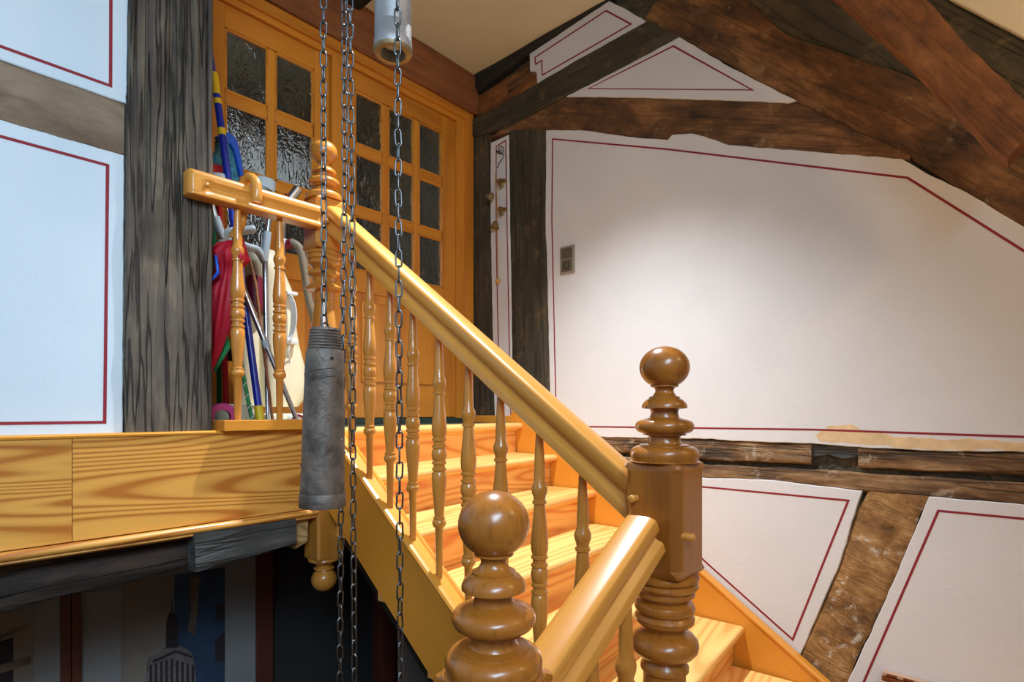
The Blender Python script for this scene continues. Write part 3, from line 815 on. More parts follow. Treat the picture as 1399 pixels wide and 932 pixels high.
BAL = [(0, .0105), (.20, .0128), (.205, .016), (.213, .0205), (.222, .022), (.231, .0205), (.238, .0165), (.240, .0185), (.246, .0185), (.249, .0145), (.30, .0172), (.36, .0215), (.40, .0232), (.425, .0225), (.434, .0185), (.438, .0225), (.446, .0225), (.449, .018),
       (.461, .018), (.464, .0225), (.472, .0225), (.476, .0185), (.485, .0222), (.50, .0238), (.517, .0222), (.527, .0185), (.531, .0225), (.539, .0225), (.543, .018), (.555, .018), (.559, .0225), (.567, .0225), (.571, .0185), (.585, .0225), (.615, .0235), (.65, .0215), (.70, .0175),
       (.745, .0148), (.748, .0188), (.757, .0188), (.760, .0155), (.772, .0165), (.785, .0205), (.797, .0215), (.808, .0200), (.822, .015), (.86, .0148), (1.0, .0095)]
_bal = {}
def baluster(parent, x, y, z0, z1, key):
    if key not in _bal:
        h = z1 - z0
        o = obj('baluster', bm_lathe([(r, t * h) for t, r in BAL], 20), 'turned', parent, Matrix.Translation((x, y, z0)), angle=50)
        _bal[key] = o
        return o
    return again(_bal[key], 'baluster', parent, Matrix.Translation((x, y, z0)))

RAILSEC = [(-0.030, 0.0), (-0.036, 0.004), (-0.036, 0.022), (-0.033, 0.027), (-0.024, 0.031), (-0.0195, 0.040), (-0.0225, 0.048), (-0.033, 0.053), (-0.036, 0.060), (-0.0365, 0.076), (-0.034, 0.083), (-0.029, 0.0872), (-0.020, 0.0890), (0.0, 0.0905),
           (0.020, 0.0890), (0.029, 0.0872), (0.034, 0.083), (0.0365, 0.076), (0.036, 0.060), (0.033, 0.053), (0.0225, 0.048), (0.0195, 0.040), (0.024, 0.031), (0.033, 0.027), (0.036, 0.022), (0.036, 0.004), (0.030, 0.0)]
def peg(name, p, d, parent, r=0.0085, L=0.022):
    d = Vector(d).normalized()
    mw = frame(p, d)
    bm = bmesh.new()
    bm_tube([(-0.02, 0, 0), (L - 0.002, 0, 0), (L, 0, 0)], [r, r, r * 0.75], 8, bm)
    return obj(name, bm, 'rail', parent, mw, angle=50)

# main flight balustrade: lower newel, handrail, balusters
mb = thing('stair_balustrade', 'turned balustrade of the main flight with sloping handrail and stout octagonal-block newel', 'balustrade', (XS, YR, -1.6))
nx, ny, zt, zb = XS, YR, -0.110, -0.354
nw = obj('newel_post', bm_block(0.066, 0.020, zb, zt), 'newel', mb, Matrix.Translation((nx, ny, 0)), angle=30)
obj('ball_finial', bm_lathe(newel_top(), 48), 'newel', nw, Matrix.Translation((nx, ny, zt)), angle=40)
obj('turned_shaft', bm_lathe(newel_low(), 48), 'newel', nw, Matrix.Translation((nx, ny, zb)), angle=40)
obj('base_block', bm_block(0.066, 0.012, -1.62, zb - 0.525), 'newel', nw, Matrix.Translation((nx, ny, 0)), angle=30)
peg('peg', (nx - 0.042, ny - 0.066, -0.260), (0, -1, 0), nw)
peg('peg', (nx - 0.066, ny + 0.034, -0.188), (-1, 0, 0), nw)
RSL = 0.717
def rail_z(y): return 0.241 + RSL * (y - 1.338)          # underside
x = Vector((0, 1, RSL)).normalized()
cr_ = math.hypot(1, RSL)
mwr = frame((XS, 1.338, rail_z(1.338)), x, (0, -RSL, 1))
bm = bmesh.new()
bm_sweep(RAILSEC, (YR + 0.064 - 1.338) * cr_, (Y0 - 0.055 - 1.338) * cr_, bm, cut0=RSL, cut1=RSL)
obj('handrail', bm, 'rail', mb, mwr, angle=40)
for px in (480, 505, 533, 564, 600, 640, 684, 737, 796):
    y = onX(px, 500, XS).y
    baluster(mb, XS, y, in_z(y) + 0.0, rail_z(y) + 0.012, 'main')

# landing balustrade: upper newel, rail fixed to the grey post, two balusters, plinth
lb = thing('landing_balustrade', 'landing balustrade with two turned balusters, hanging-ball newel and rail pegged to the grey post', 'balustrade', (0.95, Y0, ZL))
ux, uy = 1.135, Y0
zt, zb = 0.812, 0.617
KU = K * 0.93
un = obj('newel_post', bm_block(0.060, 0.016, zb, zt), 'turned', lb, Matrix.Translation((ux, uy, 0)), angle=30)
obj('ball_finial', bm_lathe(newel_top(KU), 40), 'turned', un, Matrix.Translation((ux, uy, zt)), angle=40)
low = [(r * KU, -d * KU) for r, d in [(40, 0), (44, 3), (45, 8), (41, 13), (44, 16), (44, 22), (40, 26), (42, 29), (41, 35), (33, 41), (27, 46), (33, 50), (41, 55), (42, 62), (38, 67), (31, 71), (29, 80), (33, 86), (44, 92), (48, 97), (44, 103), (26, 108), (25, 128), (27, 130), (27, 133), (25, 135), (31, 190), (37, 250), (40, 320), (38, 360), (30, 372), (42, 380), (42, 392)]]
obj('turned_shaft', bm_lathe(low, 40), 'turned', un, Matrix.Translation((ux, uy, zb)), angle=40)
obj('drop_block', bm_block(0.055, 0.008, -0.568, zb - 392 * KU), 'turned', un, Matrix.Translation((ux, uy, 0)), angle=30)
ball = [(0.058, 0.0), (0.060, -0.006), (0.056, -0.012), (0.040, -0.016), (0.031, -0.024), (0.029, -0.034), (0.038, -0.037), (0.039, -0.042), (0.03, -0.045)] + [(0.048 * math.cos(math.radians(a)), -0.085 + 0.046 * math.sin(math.radians(a))) for a in range(50, -91, -10)]
ball[-1] = (0.0, ball[-1][1])
obj('drop_ball', bm_lathe(ball, 32), 'turned', un, Matrix.Translation((ux, uy, -0.566)), angle=40)
peg('peg', (ux - 0.03, uy - 0.058, 0.715), (0, -1, 0), un, 0.008, 0.02)
# rail: grooved face that runs out in a scoop near the post end
x0r, x1r = xat(247), ux - 0.055
zr0, zr1 = 0.684, 0.767
bm = bmesh.new()
NU = 60
prev = None
sec0 = [(0.022, zr0), (-0.030, zr0), (-0.034, zr0 + 0.003), (-0.034, zr0 + 0.010), (-0.030, zr0 + 0.013), (-0.0265, zr0 + 0.018), (-0.0255, zr0 + 0.028), (-0.027, zr0 + 0.040), (-0.031, zr0 + 0.049), (-0.035, zr0 + 0.053), (-0.036, zr0 + 0.062), (-0.034, zr0 + 0.072), (-0.028, zr1 - 0.004), (-0.018, zr1), (0.022, zr1)]
rings = []
for i in range(NU + 1):
    xx = x0r + (x1r - x0r) * (i / NU) ** 1.6
    d = xx - x0r
    sc = min(1.0, max(0.0, (d - 0.025) / 0.05))
    sc = sc * sc * (3 - 2 * sc)
    tap = 1 - max(0, (0.012 - d) / 0.012) ** 2
    ring = []
    for y, zz in sec0:
        mid = zr0 + 0.011 < zz < zr0 + 0.050
        yy = y
        if mid: yy = -0.035 + (y + 0.035) * sc
        if y < 0: yy *= 0.55 + 0.45 * tap
        zc = (zr0 + zr1) / 2
        ring.append(bm.verts.new((xx, Y0 - 0.044 + yy, zc + (zz - zc) * (0.90 + 0.10 * tap))))
    rings.append(ring)
for a, b in zip(rings, rings[1:]):
    for k in range(len(a)):
        l = (k + 1) % len(a)
        bm.faces.new((a[k], a[l], b[l], b[k]))
bm.faces.new(rings[0]); bm.faces.new(rings[-1])
rail = obj('handrail', bm, 'rail', lb, angle=35)
peg('peg', (xat(270), Y0 - 0.070, 0.722), (0, -1, 0), rail, 0.0075, 0.013)
for px in (318, 375):
    baluster(lb, xat(px) - 0.0, Y0 - 0.04, -0.030, zr0 + 0.004, 'landing')
obj('plinth', bm_box((pr_ + 0.012, Y0 - 0.075, -0.066), (ux - 0.05, Y0 + 0.03, -0.030), 0.003), 'string', lb)

# lower flight balustrade: front newel, rail, two balusters
fb = thing('lower_balustrade', 'balustrade of the lower flight with large brown ball-topped newel nearest the camera', 'balustrade', (0.6, YR, -2.1))
fx = 0.605
zt, zb = -0.388, -0.63
fn = obj('newel_post', bm_block(0.066, 0.020, zb, zt), 'newel', fb, Matrix.Translation((fx, YR, 0)), angle=30)
obj('ball_finial', bm_lathe(newel_top(K * 0.985, 1.08), 64), 'newel', fn, Matrix.Translation((fx, YR, zt)), angle=40)
obj('turned_shaft', bm_lathe(newel_low(), 40), 'newel', fn, Matrix.Translation((fx, YR, zb)), angle=40)
obj('base_block', bm_block(0.066, 0.012, -2.0, zb - 0.525), 'newel', fn, Matrix.Translation((fx, YR, 0)), angle=30)
LS = 0.575
def low_z(x): return -0.292 + LS * (x - 1.09)            # underside
x = Vector((1, 0, LS)).normalized()
cl_ = math.hypot(1, LS)
mwl = frame((1.09, YR, low_z(1.09)), x)
bm = bmesh.new()
bm_sweep(RAILSEC, (fx + 0.055 - 1.09) * cl_, (XS - 0.064 - 1.09) * cl_ + 0.0, bm, cut0=LS, cut1=LS * 0.0)
obj('handrail', bm, 'rail', fb, mwl, angle=40)
for bx in (0.745, 0.866, 0.985):
    baluster(fb, bx, YR, low_z(bx) - 0.80, low_z(bx) + 0.01, 'low')
bm = bmesh.new()
mws = frame((0.85, YR, low_z(0.85) - 0.82), Vector((1, 0, LS)))
bm_sweep([(-0.03, 0.02), (0.03, 0.02), (0.03, -0.26), (-0.03, -0.26)], -0.25, 0.27, bm)
obj('inner_stringer', bm, 'string', st, mws)

# ------------------------------------------------------------------ chains and weights of the tower clock
FC = 1.20
PITCH = 0.0312
def link_mesh():
    bm = bmesh.new()
    w, hl = 0.0060, PITCH / 2 + 0.0019 - 0.0060
    pts = [Vector((w * math.cos(a), 0, hl + w * math.sin(a))) for a in [math.pi * k / 5 for k in range(6)]] + [Vector((w * math.cos(a), 0, -hl + w * math.sin(a))) for a in [math.pi + math.pi * k / 5 for k in range(6)]]
    bm_tube(pts, 0.00205, 7, bm, closed=True)
    return bm
_link = None
def chain(label, path, phase, seed):
    """path: points from top to bottom"""
    global _link
    path = [Vector(p) for p in path]
    t = thing('link_chain', label, 'chain', path[-1], 'steel link chains of the clock weights')
    L = sum((b - a).length for a, b in zip(path, path[1:]))
    n = int(L / PITCH)
    pts = resample(path, 400)
    rg = random.Random(seed)
    tw = phase
    for i in range(n):
        s = (i + 0.5) * PITCH / L * 400
        k = min(399, int(s))
        p = pts[k].lerp(pts[k + 1], s - k)
        d = (pts[min(400, k + 3)] - pts[max(0, k - 3)]).normalized()
        tw += math.pi / 2 + rg.uniform(-0.16, 0.18)
        mw = Matrix.Translation(p) @ Vector((0, 0, -1)).rotation_difference(d).to_matrix().to_4x4() @ Matrix.Rotation(tw, 4, 'Z') @ Matrix.Rotation(rg.uniform(-0.06, 0.06), 4, 'Y')
        if _link is None:
            _link = obj('link', link_mesh(), 'steel', t, mw, smooth=True)
        else:
            again(_link, 'link', t, mw)
    return t
def cp(x, y, F=FC): return onF(x, y, F)
def up(p, z=2.14): return Vector((p.x, p.y, z))
cA = [up(cp(441, 0)), cp(442, 200), cp(443, 452)]
chain('steel link chain carrying the ribbed grey iron weight', cA, 0.6, 1)
chain('steel link chain of the close pair, running behind the edge of the iron weight', [up(cp(470, 0, 1.30)), cp(470, 0, 1.30), cp(471, 250, 1.30), cp(467, 560, 1.30), cp(464, 930, 1.30), cp(463, 1090, 1.30)], 0.2, 2)
chain('steel link chain of the close pair, clear of the iron weight', [up(cp(478, 0, 1.25)), cp(478, 0, 1.25), cp(481, 300, 1.25), cp(482, 600, 1.25), cp(484, 930, 1.25), cp(484, 1090, 1.25)], 1.0, 3)
chain('single steel link chain hanging in front of the hollow grey tube weight', [up(cp(543, 0, 1.16)), cp(543, 0, 1.16), cp(545, 400, 1.16), cp(547, 930, 1.16), cp(547, 1090, 1.16)], 0.4, 4)

# ribbed iron weight
top, bot = cp(444.5, 449), cp(440.5, 692)
ax = (top - bot).normalized()
H = (top - bot).length
w1 = thing('clock_weight', 'ribbed grey cast-iron clock weight hanging on a steel chain', 'clock weight', bot, 'clock weights')
mw = Matrix.Translation(bot) @ Vector((0, 0, 1)).rotation_difference(ax).to_matrix().to_4x4()
prof = [(0.0, 0.004), (0.040, 0.004), (0.0478, 0.0), (0.0488, 0.003), (0.0482, 0.026), (0.0468, 0.0285), (0.0462, 0.0295), (0.0465, 0.031), (0.0455, 0.05), (0.044, 0.10), (0.0425, 0.18), (0.0412, 0.25), (0.0400, 0.30), (0.0382, H - 0.052), (0.0365, H - 0.046)]
zz = H - 0.045
for k in range(7):
    r = 0.0352 - 0.0006 * k
    prof += [(r - 0.0018, zz), (r, zz + 0.0018), (r, zz + 0.0042), (r - 0.0018, zz + 0.0060)]
    zz += 0.0062
prof += [(0.029, H), (0.0, H)]
bm = bm_lathe(prof, 48)
for v in bm.verts:
    a = noise.noise(v.co * 40) * 0.0006 + noise.noise(v.co * 14) * 0.0007
    q = Vector((v.co.x, v.co.y, 0))
    if q.length > 0.02: v.co += q.normalized() * a
obj('body', bm, 'iron', w1, mw, angle=45)
bm = bmesh.new()
rg = random.Random(5)
for k in range(46):
    a, h, s = rg.uniform(0, 6.28), rg.uniform(0.03, 0.28), rg.uniform(0.0014, 0.0030)
    r = 0.0472 - (h - 0.03) * 0.026
    bmesh.ops.create_icosphere(bm, subdivisions=1, radius=s, matrix=Matrix.Translation((r * math.cos(a) * 0.985, r * math.sin(a) * 0.985, h)))
tag(obj('casting_pimples', bm, 'iron', w1, mw, smooth=True), kind='stuff')
bm = bmesh.new()
bm_tube([(0.007 * math.cos(a), 0, H + 0.004 + 0.008 * math.sin(a)) for a in [2 * math.pi * k / 12 for k in range(12)]], 0.0022, 8, bm, closed=True)
obj('eye', bm, 'steel', w1, mw, smooth=True)
# raised maker's plate outline
pd = (cp(438, 520) - bot)
def onw(a, h):
    r = 0.0482 - (h - 0.03) * 0.0268 + 0.0006
    return Vector((r * math.cos(a), r * math.sin(a), h))
va = math.atan2(-bot.y, -bot.x) 
pts = [onw(va + k * 0.1, H - 0.105 + 0.0007 * k) for k in range(-7, 6)] + [onw(va + 0.62, H - 0.094)] + [onw(va + k * 0.1, H - 0.088 + 0.0007 * k) for k in range(5, -8, -1)]
bm = bm_tube(pts, 0.0007, 5, None, closed=True)
obj('cast_plate_rim', bm, 'iron', w1, mw, smooth=True)
# small dark hole with rim
bm = bmesh.new(); bm_lathe([(0.0, 0.001), (0.0034, 0.001), (0.0034, 0.003), (0.0, 0.0031)], 12, bm)
ph = onw(va + 0.35, H - 0.066)
obj('hole', bm, 'bristle', w1, mw @ frame(ph - Vector((ph.x, ph.y, 0)).normalized() * 0.0022, (0, 0, 1), Vector((ph.x, ph.y, 0))))
# hollow tube weight
F2 = 1.27
wb = cp(537, 72, F2)
w2 = thing('clock_weight', 'hollow pale grey tube weight high above the stairwell, seen from below', 'clock weight', wb, 'clock weights')
prof = [(0.0, 0.030), (0.027, 0.030), (0.0275, 0.0), (0.030, -0.002), (0.0405, -0.001), (0.0425, 0.004), (0.0425, 0.022), (0.0412, 0.024), (0.0412, 0.055), (0.0408, 0.0555), (0.041, 0.057), (0.040, 0.30), (0.039, 0.44), (0.030, 0.452), (0.0, 0.455)]
obj('body', bm_lathe(prof, 48), 'zinc', w2, Matrix.Translation(wb), angle=40)
obj('rim', bm_lathe([(0.0282, 0.0), (0.0285, -0.0045), (0.0405, -0.004), (0.0432, 0.002), (0.0432, 0.004), (0.028, 0.004)], 48, ring=True), 'brass', w2, Matrix.Translation(wb), angle=40)
obj('lead_plug', bm_lathe([(0.0, 0.014), (0.012, 0.0135), (0.020, 0.016), (0.023, 0.022), (0.0235, 0.031), (0.0, 0.031)], 32), 'white', w2, Matrix.Translation(wb + Vector((0, 0, 0.0))), angle=50)
chain('steel link chain from which the hollow tube weight hangs', [Vector((wb.x, wb.y, 2.14)), Vector((wb.x, wb.y, wb.z + 0.45))], 0.0, 9)

# ------------------------------------------------------------------ things kept on the landing
ZP = ZL - 0.002
def ly(x, y, Y): return onY(x, y, Y)
def foot(x, Y, dy=0.0):
    """point on the landing floor below image column x at depth Y"""
    p = onY(x, 500, Y); return Vector((p.x, Y, ZP + dy))

# blue telescopic pole with yellow bands
p0, p1 = foot(357.5, 2.20), ly(287, 62, 2.42)
bp = thing('broom_pole', 'long blue pole with yellow bands and yellow end, leaning behind the landing rail', 'pole', p0)
def lerp(a, b, t): return a.lerp(b, t)
tube('shaft', [lerp(p0, p1, 0.02), lerp(p0, p1, 0.92)], 0.0142, 'blue', bp, 14)
tube('tip', [lerp(p0, p1, 0.92), p1], 0.0085, 'blue', bp, 12)
for t0, t1, r in ((0.0, 0.062, 0.0165), (0.76, 0.778, 0.0155), (0.842, 0.856, 0.0155), (0.868, 0.925, 0.0155)):
    tube('yellow_band', [lerp(p0, p1, t0), lerp(p0, p1, t1)], r, 'yellow', bp, 14)

# flat mop, stood head-up
mo = thing('flat_mop', 'upturned flat mop with blue plate, teal cloth and red handle beside the grey post', 'mop', foot(303, 2.55))
Ym = 2.50
hp = [ly(*q, Ym) for q in [(297, 190), (304, 181), (318, 181), (327, 192), (334, 240)]]
bm = bmesh.new()
for a, b in zip(hp, hp[1:]): pass
top_ = [ly(x, y, Ym) for x, y in [(296, 186), (305, 180), (314, 181), (322, 187), (327, 200), (331, 220), (334, 238), (329, 241), (325, 226), (320, 205), (314, 196), (303, 194)]]
slab('blue_plate', top_, NY, 0.03, 'sky_blue', mo, jag=0.0, soft=0.004)
cl2 = [ly(x, y, Ym + 0.012) for x, y in [(297, 190), (312, 192), (321, 208), (326, 230), (329, 262), (300, 262), (291, 230)]]
slab('teal_cloth', cl2, NY, 0.03, 'teal', mo, jag=0.008, step=0.008, soft=0.008, seed=5)
obj('red_clamp', bm_box((-0.028, -0.02, -0.035), (0.022, 0.02, 0.035), 0.006), 'redp', mo, Matrix.Translation(ly(294, 238, 2.40)), angle=50)
tube('red_handle', [foot(310, 2.55), ly(298, 250, 2.45)], 0.012, 'redp', mo, 12)
# green handled broom with black bristles
gb_ = thing('broom', 'black-bristled broom with green handle half hidden by the grey post', 'broom', foot(300, 2.62))
tube('green_handle', [ly(296, 470, 2.62), ly(290, 262, 2.50)], 0.011, 'greencloth', gb_, 12)
bm = bm_box((-0.10, -0.035, -0.05), (0.10, 0.035, 0.05), 0.02)
for v in bm.verts: v.co += Vector((rnd.uniform(-.006, .006), rnd.uniform(-.006, .006), rnd.uniform(-.006, .006)))
obj('bristles', bm, 'bristle', gb_, Matrix.Translation(ly(298, 476, 2.62)), angle=60)
tube('lower_handle', [foot(300, 2.62), ly(299, 480, 2.62)], 0.011, 'greencloth', gb_, 10)

# folded umbrella hung by its crook from the rail
um = thing('umbrella', 'red folded umbrella hanging from the landing rail by its wooden crook handle', 'umbrella', ly(289, 500, 2.12))
xk = onY(341, 262, Y0 - 0.04).x
yk = Y0 - 0.044
crook = spline([(xk, yk - 0.052, 0.705), (xk, yk - 0.054, 0.745), (xk - 0.002, yk - 0.044, 0.776), (xk - 0.006, yk - 0.008, 0.797), (xk - 0.010, yk + 0.024, 0.782), (xk - 0.010, yk + 0.038, 0.745), (xk - 0.012, yk + 0.042, 0.66), (xk - 0.03, yk + 0.06, 0.60)], 5)
rr = [0.0165] * len(crook)
rr[0] = 0.013
tube('crook_handle', crook, rr, 'rail', um, 14)
tip = ly(286, 512, 2.12)
topu = Vector((xk - 0.03, yk + 0.06, 0.60))
tube('shaft', [topu, tip], 0.005, 'alu', um, 8)
# pleated canopy round the shaft: wide, loose folds
bm = bmesh.new()
axu = (tip - topu)
mwu = frame(topu, axu, (0, -1, 0))
Lu = axu.length
secs = [(0.02, 0.014), (0.06, 0.055), (0.13, 0.085), (0.20, 0.052), (0.27, 0.050), (0.40, 0.075), (0.60, 0.072), (0.80, 0.042), (0.95, 0.016), (1.0, 0.007)]
R = []
for t, r in secs:
    ring = []
    for k in range(32):
        a = 2 * math.pi * k / 32
        f = 1 + 0.28 * math.cos(8 * a + t * 3) + 0.12 * math.cos(3 * a + 1)
        ring.append(bm.verts.new((t * Lu, r * f * math.cos(a) * 0.62, r * f * math.sin(a) * 0.95)))
    R.append(ring)
for a, b in zip(R, R[1:]):
    for k in range(32):
        bm.faces.new((a[k], a[(k + 1) % 32], b[(k + 1) % 32], b[k]))
bm.faces.new(R[0]); bm.faces.new(R[-1])
obj('canopy', bm, 'redcloth', um, mwu, smooth=True)
bm = bm_tube([lerp(topu, tip, 0.45) + Vector((-0.02, -0.03, -0.02)), lerp(topu, tip, 0.75) + Vector((0.03, -0.02, -0.02)), lerp(topu, tip, 0.98) + Vector((0.01, -0.012, 0))], [0.01, 0.014, 0.004], 8)
obj('green_panel_edge', bm, 'greencloth', um, smooth=True)
bm = bm_tube([lerp(topu, tip, 0.12) + Vector((-0.06, -0.03, -0.02)), lerp(topu, tip, 0.26) + Vector((-0.045, -0.04, -0.01)), lerp(topu, tip, 0.36) + Vector((-0.07, -0.03, -0.01))], [0.004, 0.006, 0.004], 8)
obj('blue_panel_edge', bm, 'sky_blue', um, smooth=True)
flap = [ly(*q, 2.02) for q in [(323, 312), (333, 325), (342, 355), (328, 358), (322, 340)]]
slab('loose_flap', flap, NY, 0.006, 'redcloth', um, jag=0.002, soft=0.002)

# forearm crutches
def crutch(label, base, gripp, cuffp, gdir, cuff_r):
    t = thing('forearm_crutch', label, 'crutch', base, 'grey forearm crutches on the landing')
    base, gripp, cuffp = Vector(base), Vector(gripp), Vector(cuffp)
    tube('lower_tube', [lerp(base, gripp, 0.03), lerp(base, gripp, 0.45)], 0.0095, 'alu', t, 12)
    tube('upper_tube', [lerp(base, gripp, 0.42), gripp, cuffp], 0.0115, 'alu', t, 12)
    tube('clip', [lerp(base, gripp, 0.43), lerp(base, gripp, 0.47)], 0.0145, 'grip', t, 12)
    tube('rubber_foot', [base, lerp(base, gripp, 0.05)], [0.018, 0.013], 'grip', t, 12)
    g = Vector(gdir).normalized()
    tube('handgrip', spline([gripp + Vector((0, 0, -0.04)), gripp + Vector((0, 0, 0.0)) + g * 0.03, gripp + g * 0.07 + Vector((0, 0, 0.004)), gripp + g * 0.125 + Vector((0, 0, 0.012))], 5), [0.016] * 5 + [0.017] * 5 + [0.0165] * 5 + [0.012], 'grip', t, 12)
    tube('grip_sleeve', [lerp(gripp, cuffp, -0.15), lerp(gripp, cuffp, 0.35)], 0.0165, 'grip', t, 12)
    # open cuff: three quarters of a ring, as a curved band
    d = (cuffp - gripp).normalized()
    mw = frame(cuffp + d * 0.02, d, g)
    bm = bmesh.new()
    rows_ = []
    for k in range(22):
        a = math.radians(-135 + 270 * k / 21)
        o_, i_ = cuff_r, cuff_r - 0.005
        z0 = 0.028 - 0.010 * abs(k - 10.5) / 10.5
        rows_.append([bm.verts.new((sx_ * z0, rad * math.sin(a), -rad * math.cos(a) + cuff_r * 0.9)) for rad, sx_ in ((o_, -1), (o_, 1), (i_, 1), (i_, -1))])
    for a, b in zip(rows_, rows_[1:]):
        for k in range(4):
            bm.faces.new((a[k], a[(k + 1) % 4], b[(k + 1) % 4], b[k]))
    bm.faces.new(rows_[0]); bm.faces.new(rows_[-1])
    obj('cuff', bm, 'grip', t, mw, angle=60)
    return t
crutch('grey forearm crutch standing upright between the two landing balusters', foot(366, 2.30), ly(362, 345, 2.34), ly(372, 266, 2.34), (-1, 0, 0.05), 0.050)
crutch('grey forearm crutch slanting from the vacuum base up to the grey post', foot(411, 2.16), ly(301, 318, 2.26), ly(282, 258, 2.28), (1, -0.3, 0.2), 0.045)

# vacuum cleaner
vc = thing('vacuum_cleaner', 'cream upright vacuum cleaner with burgundy trim and grey hose by the door', 'vacuum cleaner', foot(375, 2.50))
Yv = 2.50
def vsec(pts, name, mat, dy, Yc=Yv):
    """body from outline rows (xl, xr, y): elliptical sections"""
    bm = bmesh.new(); R = []
    for xl, xr, y in pts:
        a, b = ly(xl, y, Yc), ly(xr, y, Yc)
        c = (a + b) / 2; w = (b - a).length / 2
        R.append([bm.verts.new((c.x + w * math.copysign(abs(math.cos(q)) ** 0.75, math.cos(q)), Yc + min(dy, w * 1.1) * math.copysign(abs(math.sin(q)) ** 0.75, math.sin(q)), c.z)) for q in [2 * math.pi * k / 28 for k in range(28)]])
    for a, b in zip(R, R[1:]):
        for k in range(28):
            bm.faces.new((a[k], a[(k + 1) % 28], b[(k + 1) % 28], b[k]))
    bm.faces.new(R[0]); bm.faces.new(R[-1])
    return obj(name, bm, mat, vc, angle=50)
vsec([(340, 372, 343), (337, 375, 347), (339, 385, 375), (341, 393, 395), (343, 397, 430), (344, 403, 470), (345, 411, 500), (345, 414, 525), (348, 412, 545), (352, 402, 556)], 'body', 'cream', 0.10)
vsec([(338, 356, 378), (337, 357, 382), (339, 363, 423), (345, 360, 426)], 'dust_window', 'burgundy', 0.05, Yv - 0.085)
vsec([(325, 350, 425), (322, 352, 430), (322, 352, 566), (326, 350, 571)], 'filter_canister', 'cream', 0.09, Yv - 0.02)
obj('floor_head', bm_box((-0.13, -0.10, 0.0), (0.13, 0.10, 0.065), 0.02), 'cream', vc, Matrix.Translation(foot(383, 2.42)), angle=50)
obj('burgundy_bumper', bm_box((-0.135, -0.106, 0.016), (0.135, 0.02, 0.034), 0.006), 'burgundy', vc, Matrix.Translation(foot(383, 2.42)), angle=50)
for px in (404,):
    wm = frame(foot(px, 2.30) + Vector((0, 0, 0.032)), (0, 0, 1), (0, -1, 0))
    wq = obj('wheel', bm_lathe([(0.0, -0.02), (0.03, -0.02), (0.034, -0.015), (0.034, 0.015), (0.03, 0.02), (0.0, 0.02)], 24), 'white', vc, wm, angle=40)
    obj('wheel_ring', bm_lathe([(0.02, 0.018), (0.03, 0.0185), (0.031, 0.022), (0.021, 0.0225)], 24, ring=True), 'burgundy', wq, wm, angle=40)
tube('wand', [ly(383, 400, Yv), ly(384, 310, Yv), ly(387, 284, Yv - 0.01), ly(407, 258, Yv - 0.03)], 0.021, 'alu', vc, 14)
tube('wand_grip', [ly(380, 283, Yv - 0.02), ly(393, 266, Yv - 0.04)], 0.010, 'burgundy', vc, 10)
hs_ = spline([ly(393, 333, 2.44), ly(400, 332, 2.42), ly(410, 341, 2.40), ly(416, 372, 2.39), ly(422, 410, 2.38), ly(430, 440, 2.38), ly(438, 478, 2.40), ly(436, 505, 2.43), ly(420, 512, 2.46), ly(403, 511, 2.47)], 8)
bm = bmesh.new()
fine = resample(hs_, 170)
bm_tube(fine, [0.0165 + 0.0013 * (k % 2) for k in range(171)], 14, bm)
obj('hose', bm, 'hose', vc, angle=70)
tube('hose_collar', [ly(389, 336, 2.45), ly(399, 332, 2.42)], 0.021, 'burgundy', vc, 14)
tube('hose_socket', [ly(382, 332, 2.46), ly(391, 334, 2.44)], 0.024, 'white', vc, 14)
tube('hose_collar', [ly(395, 511, 2.48), ly(406, 511, 2.47)], 0.021, 'burgundy', vc, 14)
for y0_, y1_ in ((399, 404), (463, 470)):
    a_, b_ = ly(388, y0_, 2.40), ly(403, y1_, 2.40)
    obj('cable_hook', bm_box((a_.x, 2.37, b_.z - 0.005), (b_.x, 2.44, a_.z + 0.003), 0.006), 'white', vc, angle=50)
for k in range(5):
    dx = 1.5 * k
    tube('cable', spline([ly(393 + dx * .6, 402, 2.39 - 0.008 * k), ly(396 + dx, 412, 2.385 - 0.008 * k), ly(398 + dx * 1.2, 432, 2.38 - 0.008 * k), ly(396 + dx, 455, 2.385 - 0.008 * k), ly(392 + dx * .6, 466, 2.39 - 0.008 * k)], 6), 0.0028, 'white', vc, 8)
tube('cable', spline([ly(396, 470, 2.38), ly(394, 482, 2.38), ly(396, 494, 2.40), ly(392, 520, 2.42)], 6), 0.0032, 'white', vc, 8)
# green and white wrapped stick
s0, s1 = foot(347, 2.16), ly(326, 478, 2.22)
gs = thing('wrapped_stick', 'short green stick spirally wound with white string', 'stick', s0)
tube('stick', [s0, s1], 0.0075, 'green', gs, 10)
mws_ = frame(s0, s1 - s0)
Ls = (s1 - s0).length
tube_pts = [mws_ @ Vector((Ls * k / 90, 0.0085 * math.cos(k * 0.5), 0.0085 * math.sin(k * 0.5))) for k in range(10, 80)]
tube('string', tube_pts, 0.0014, 'white', gs, 5)
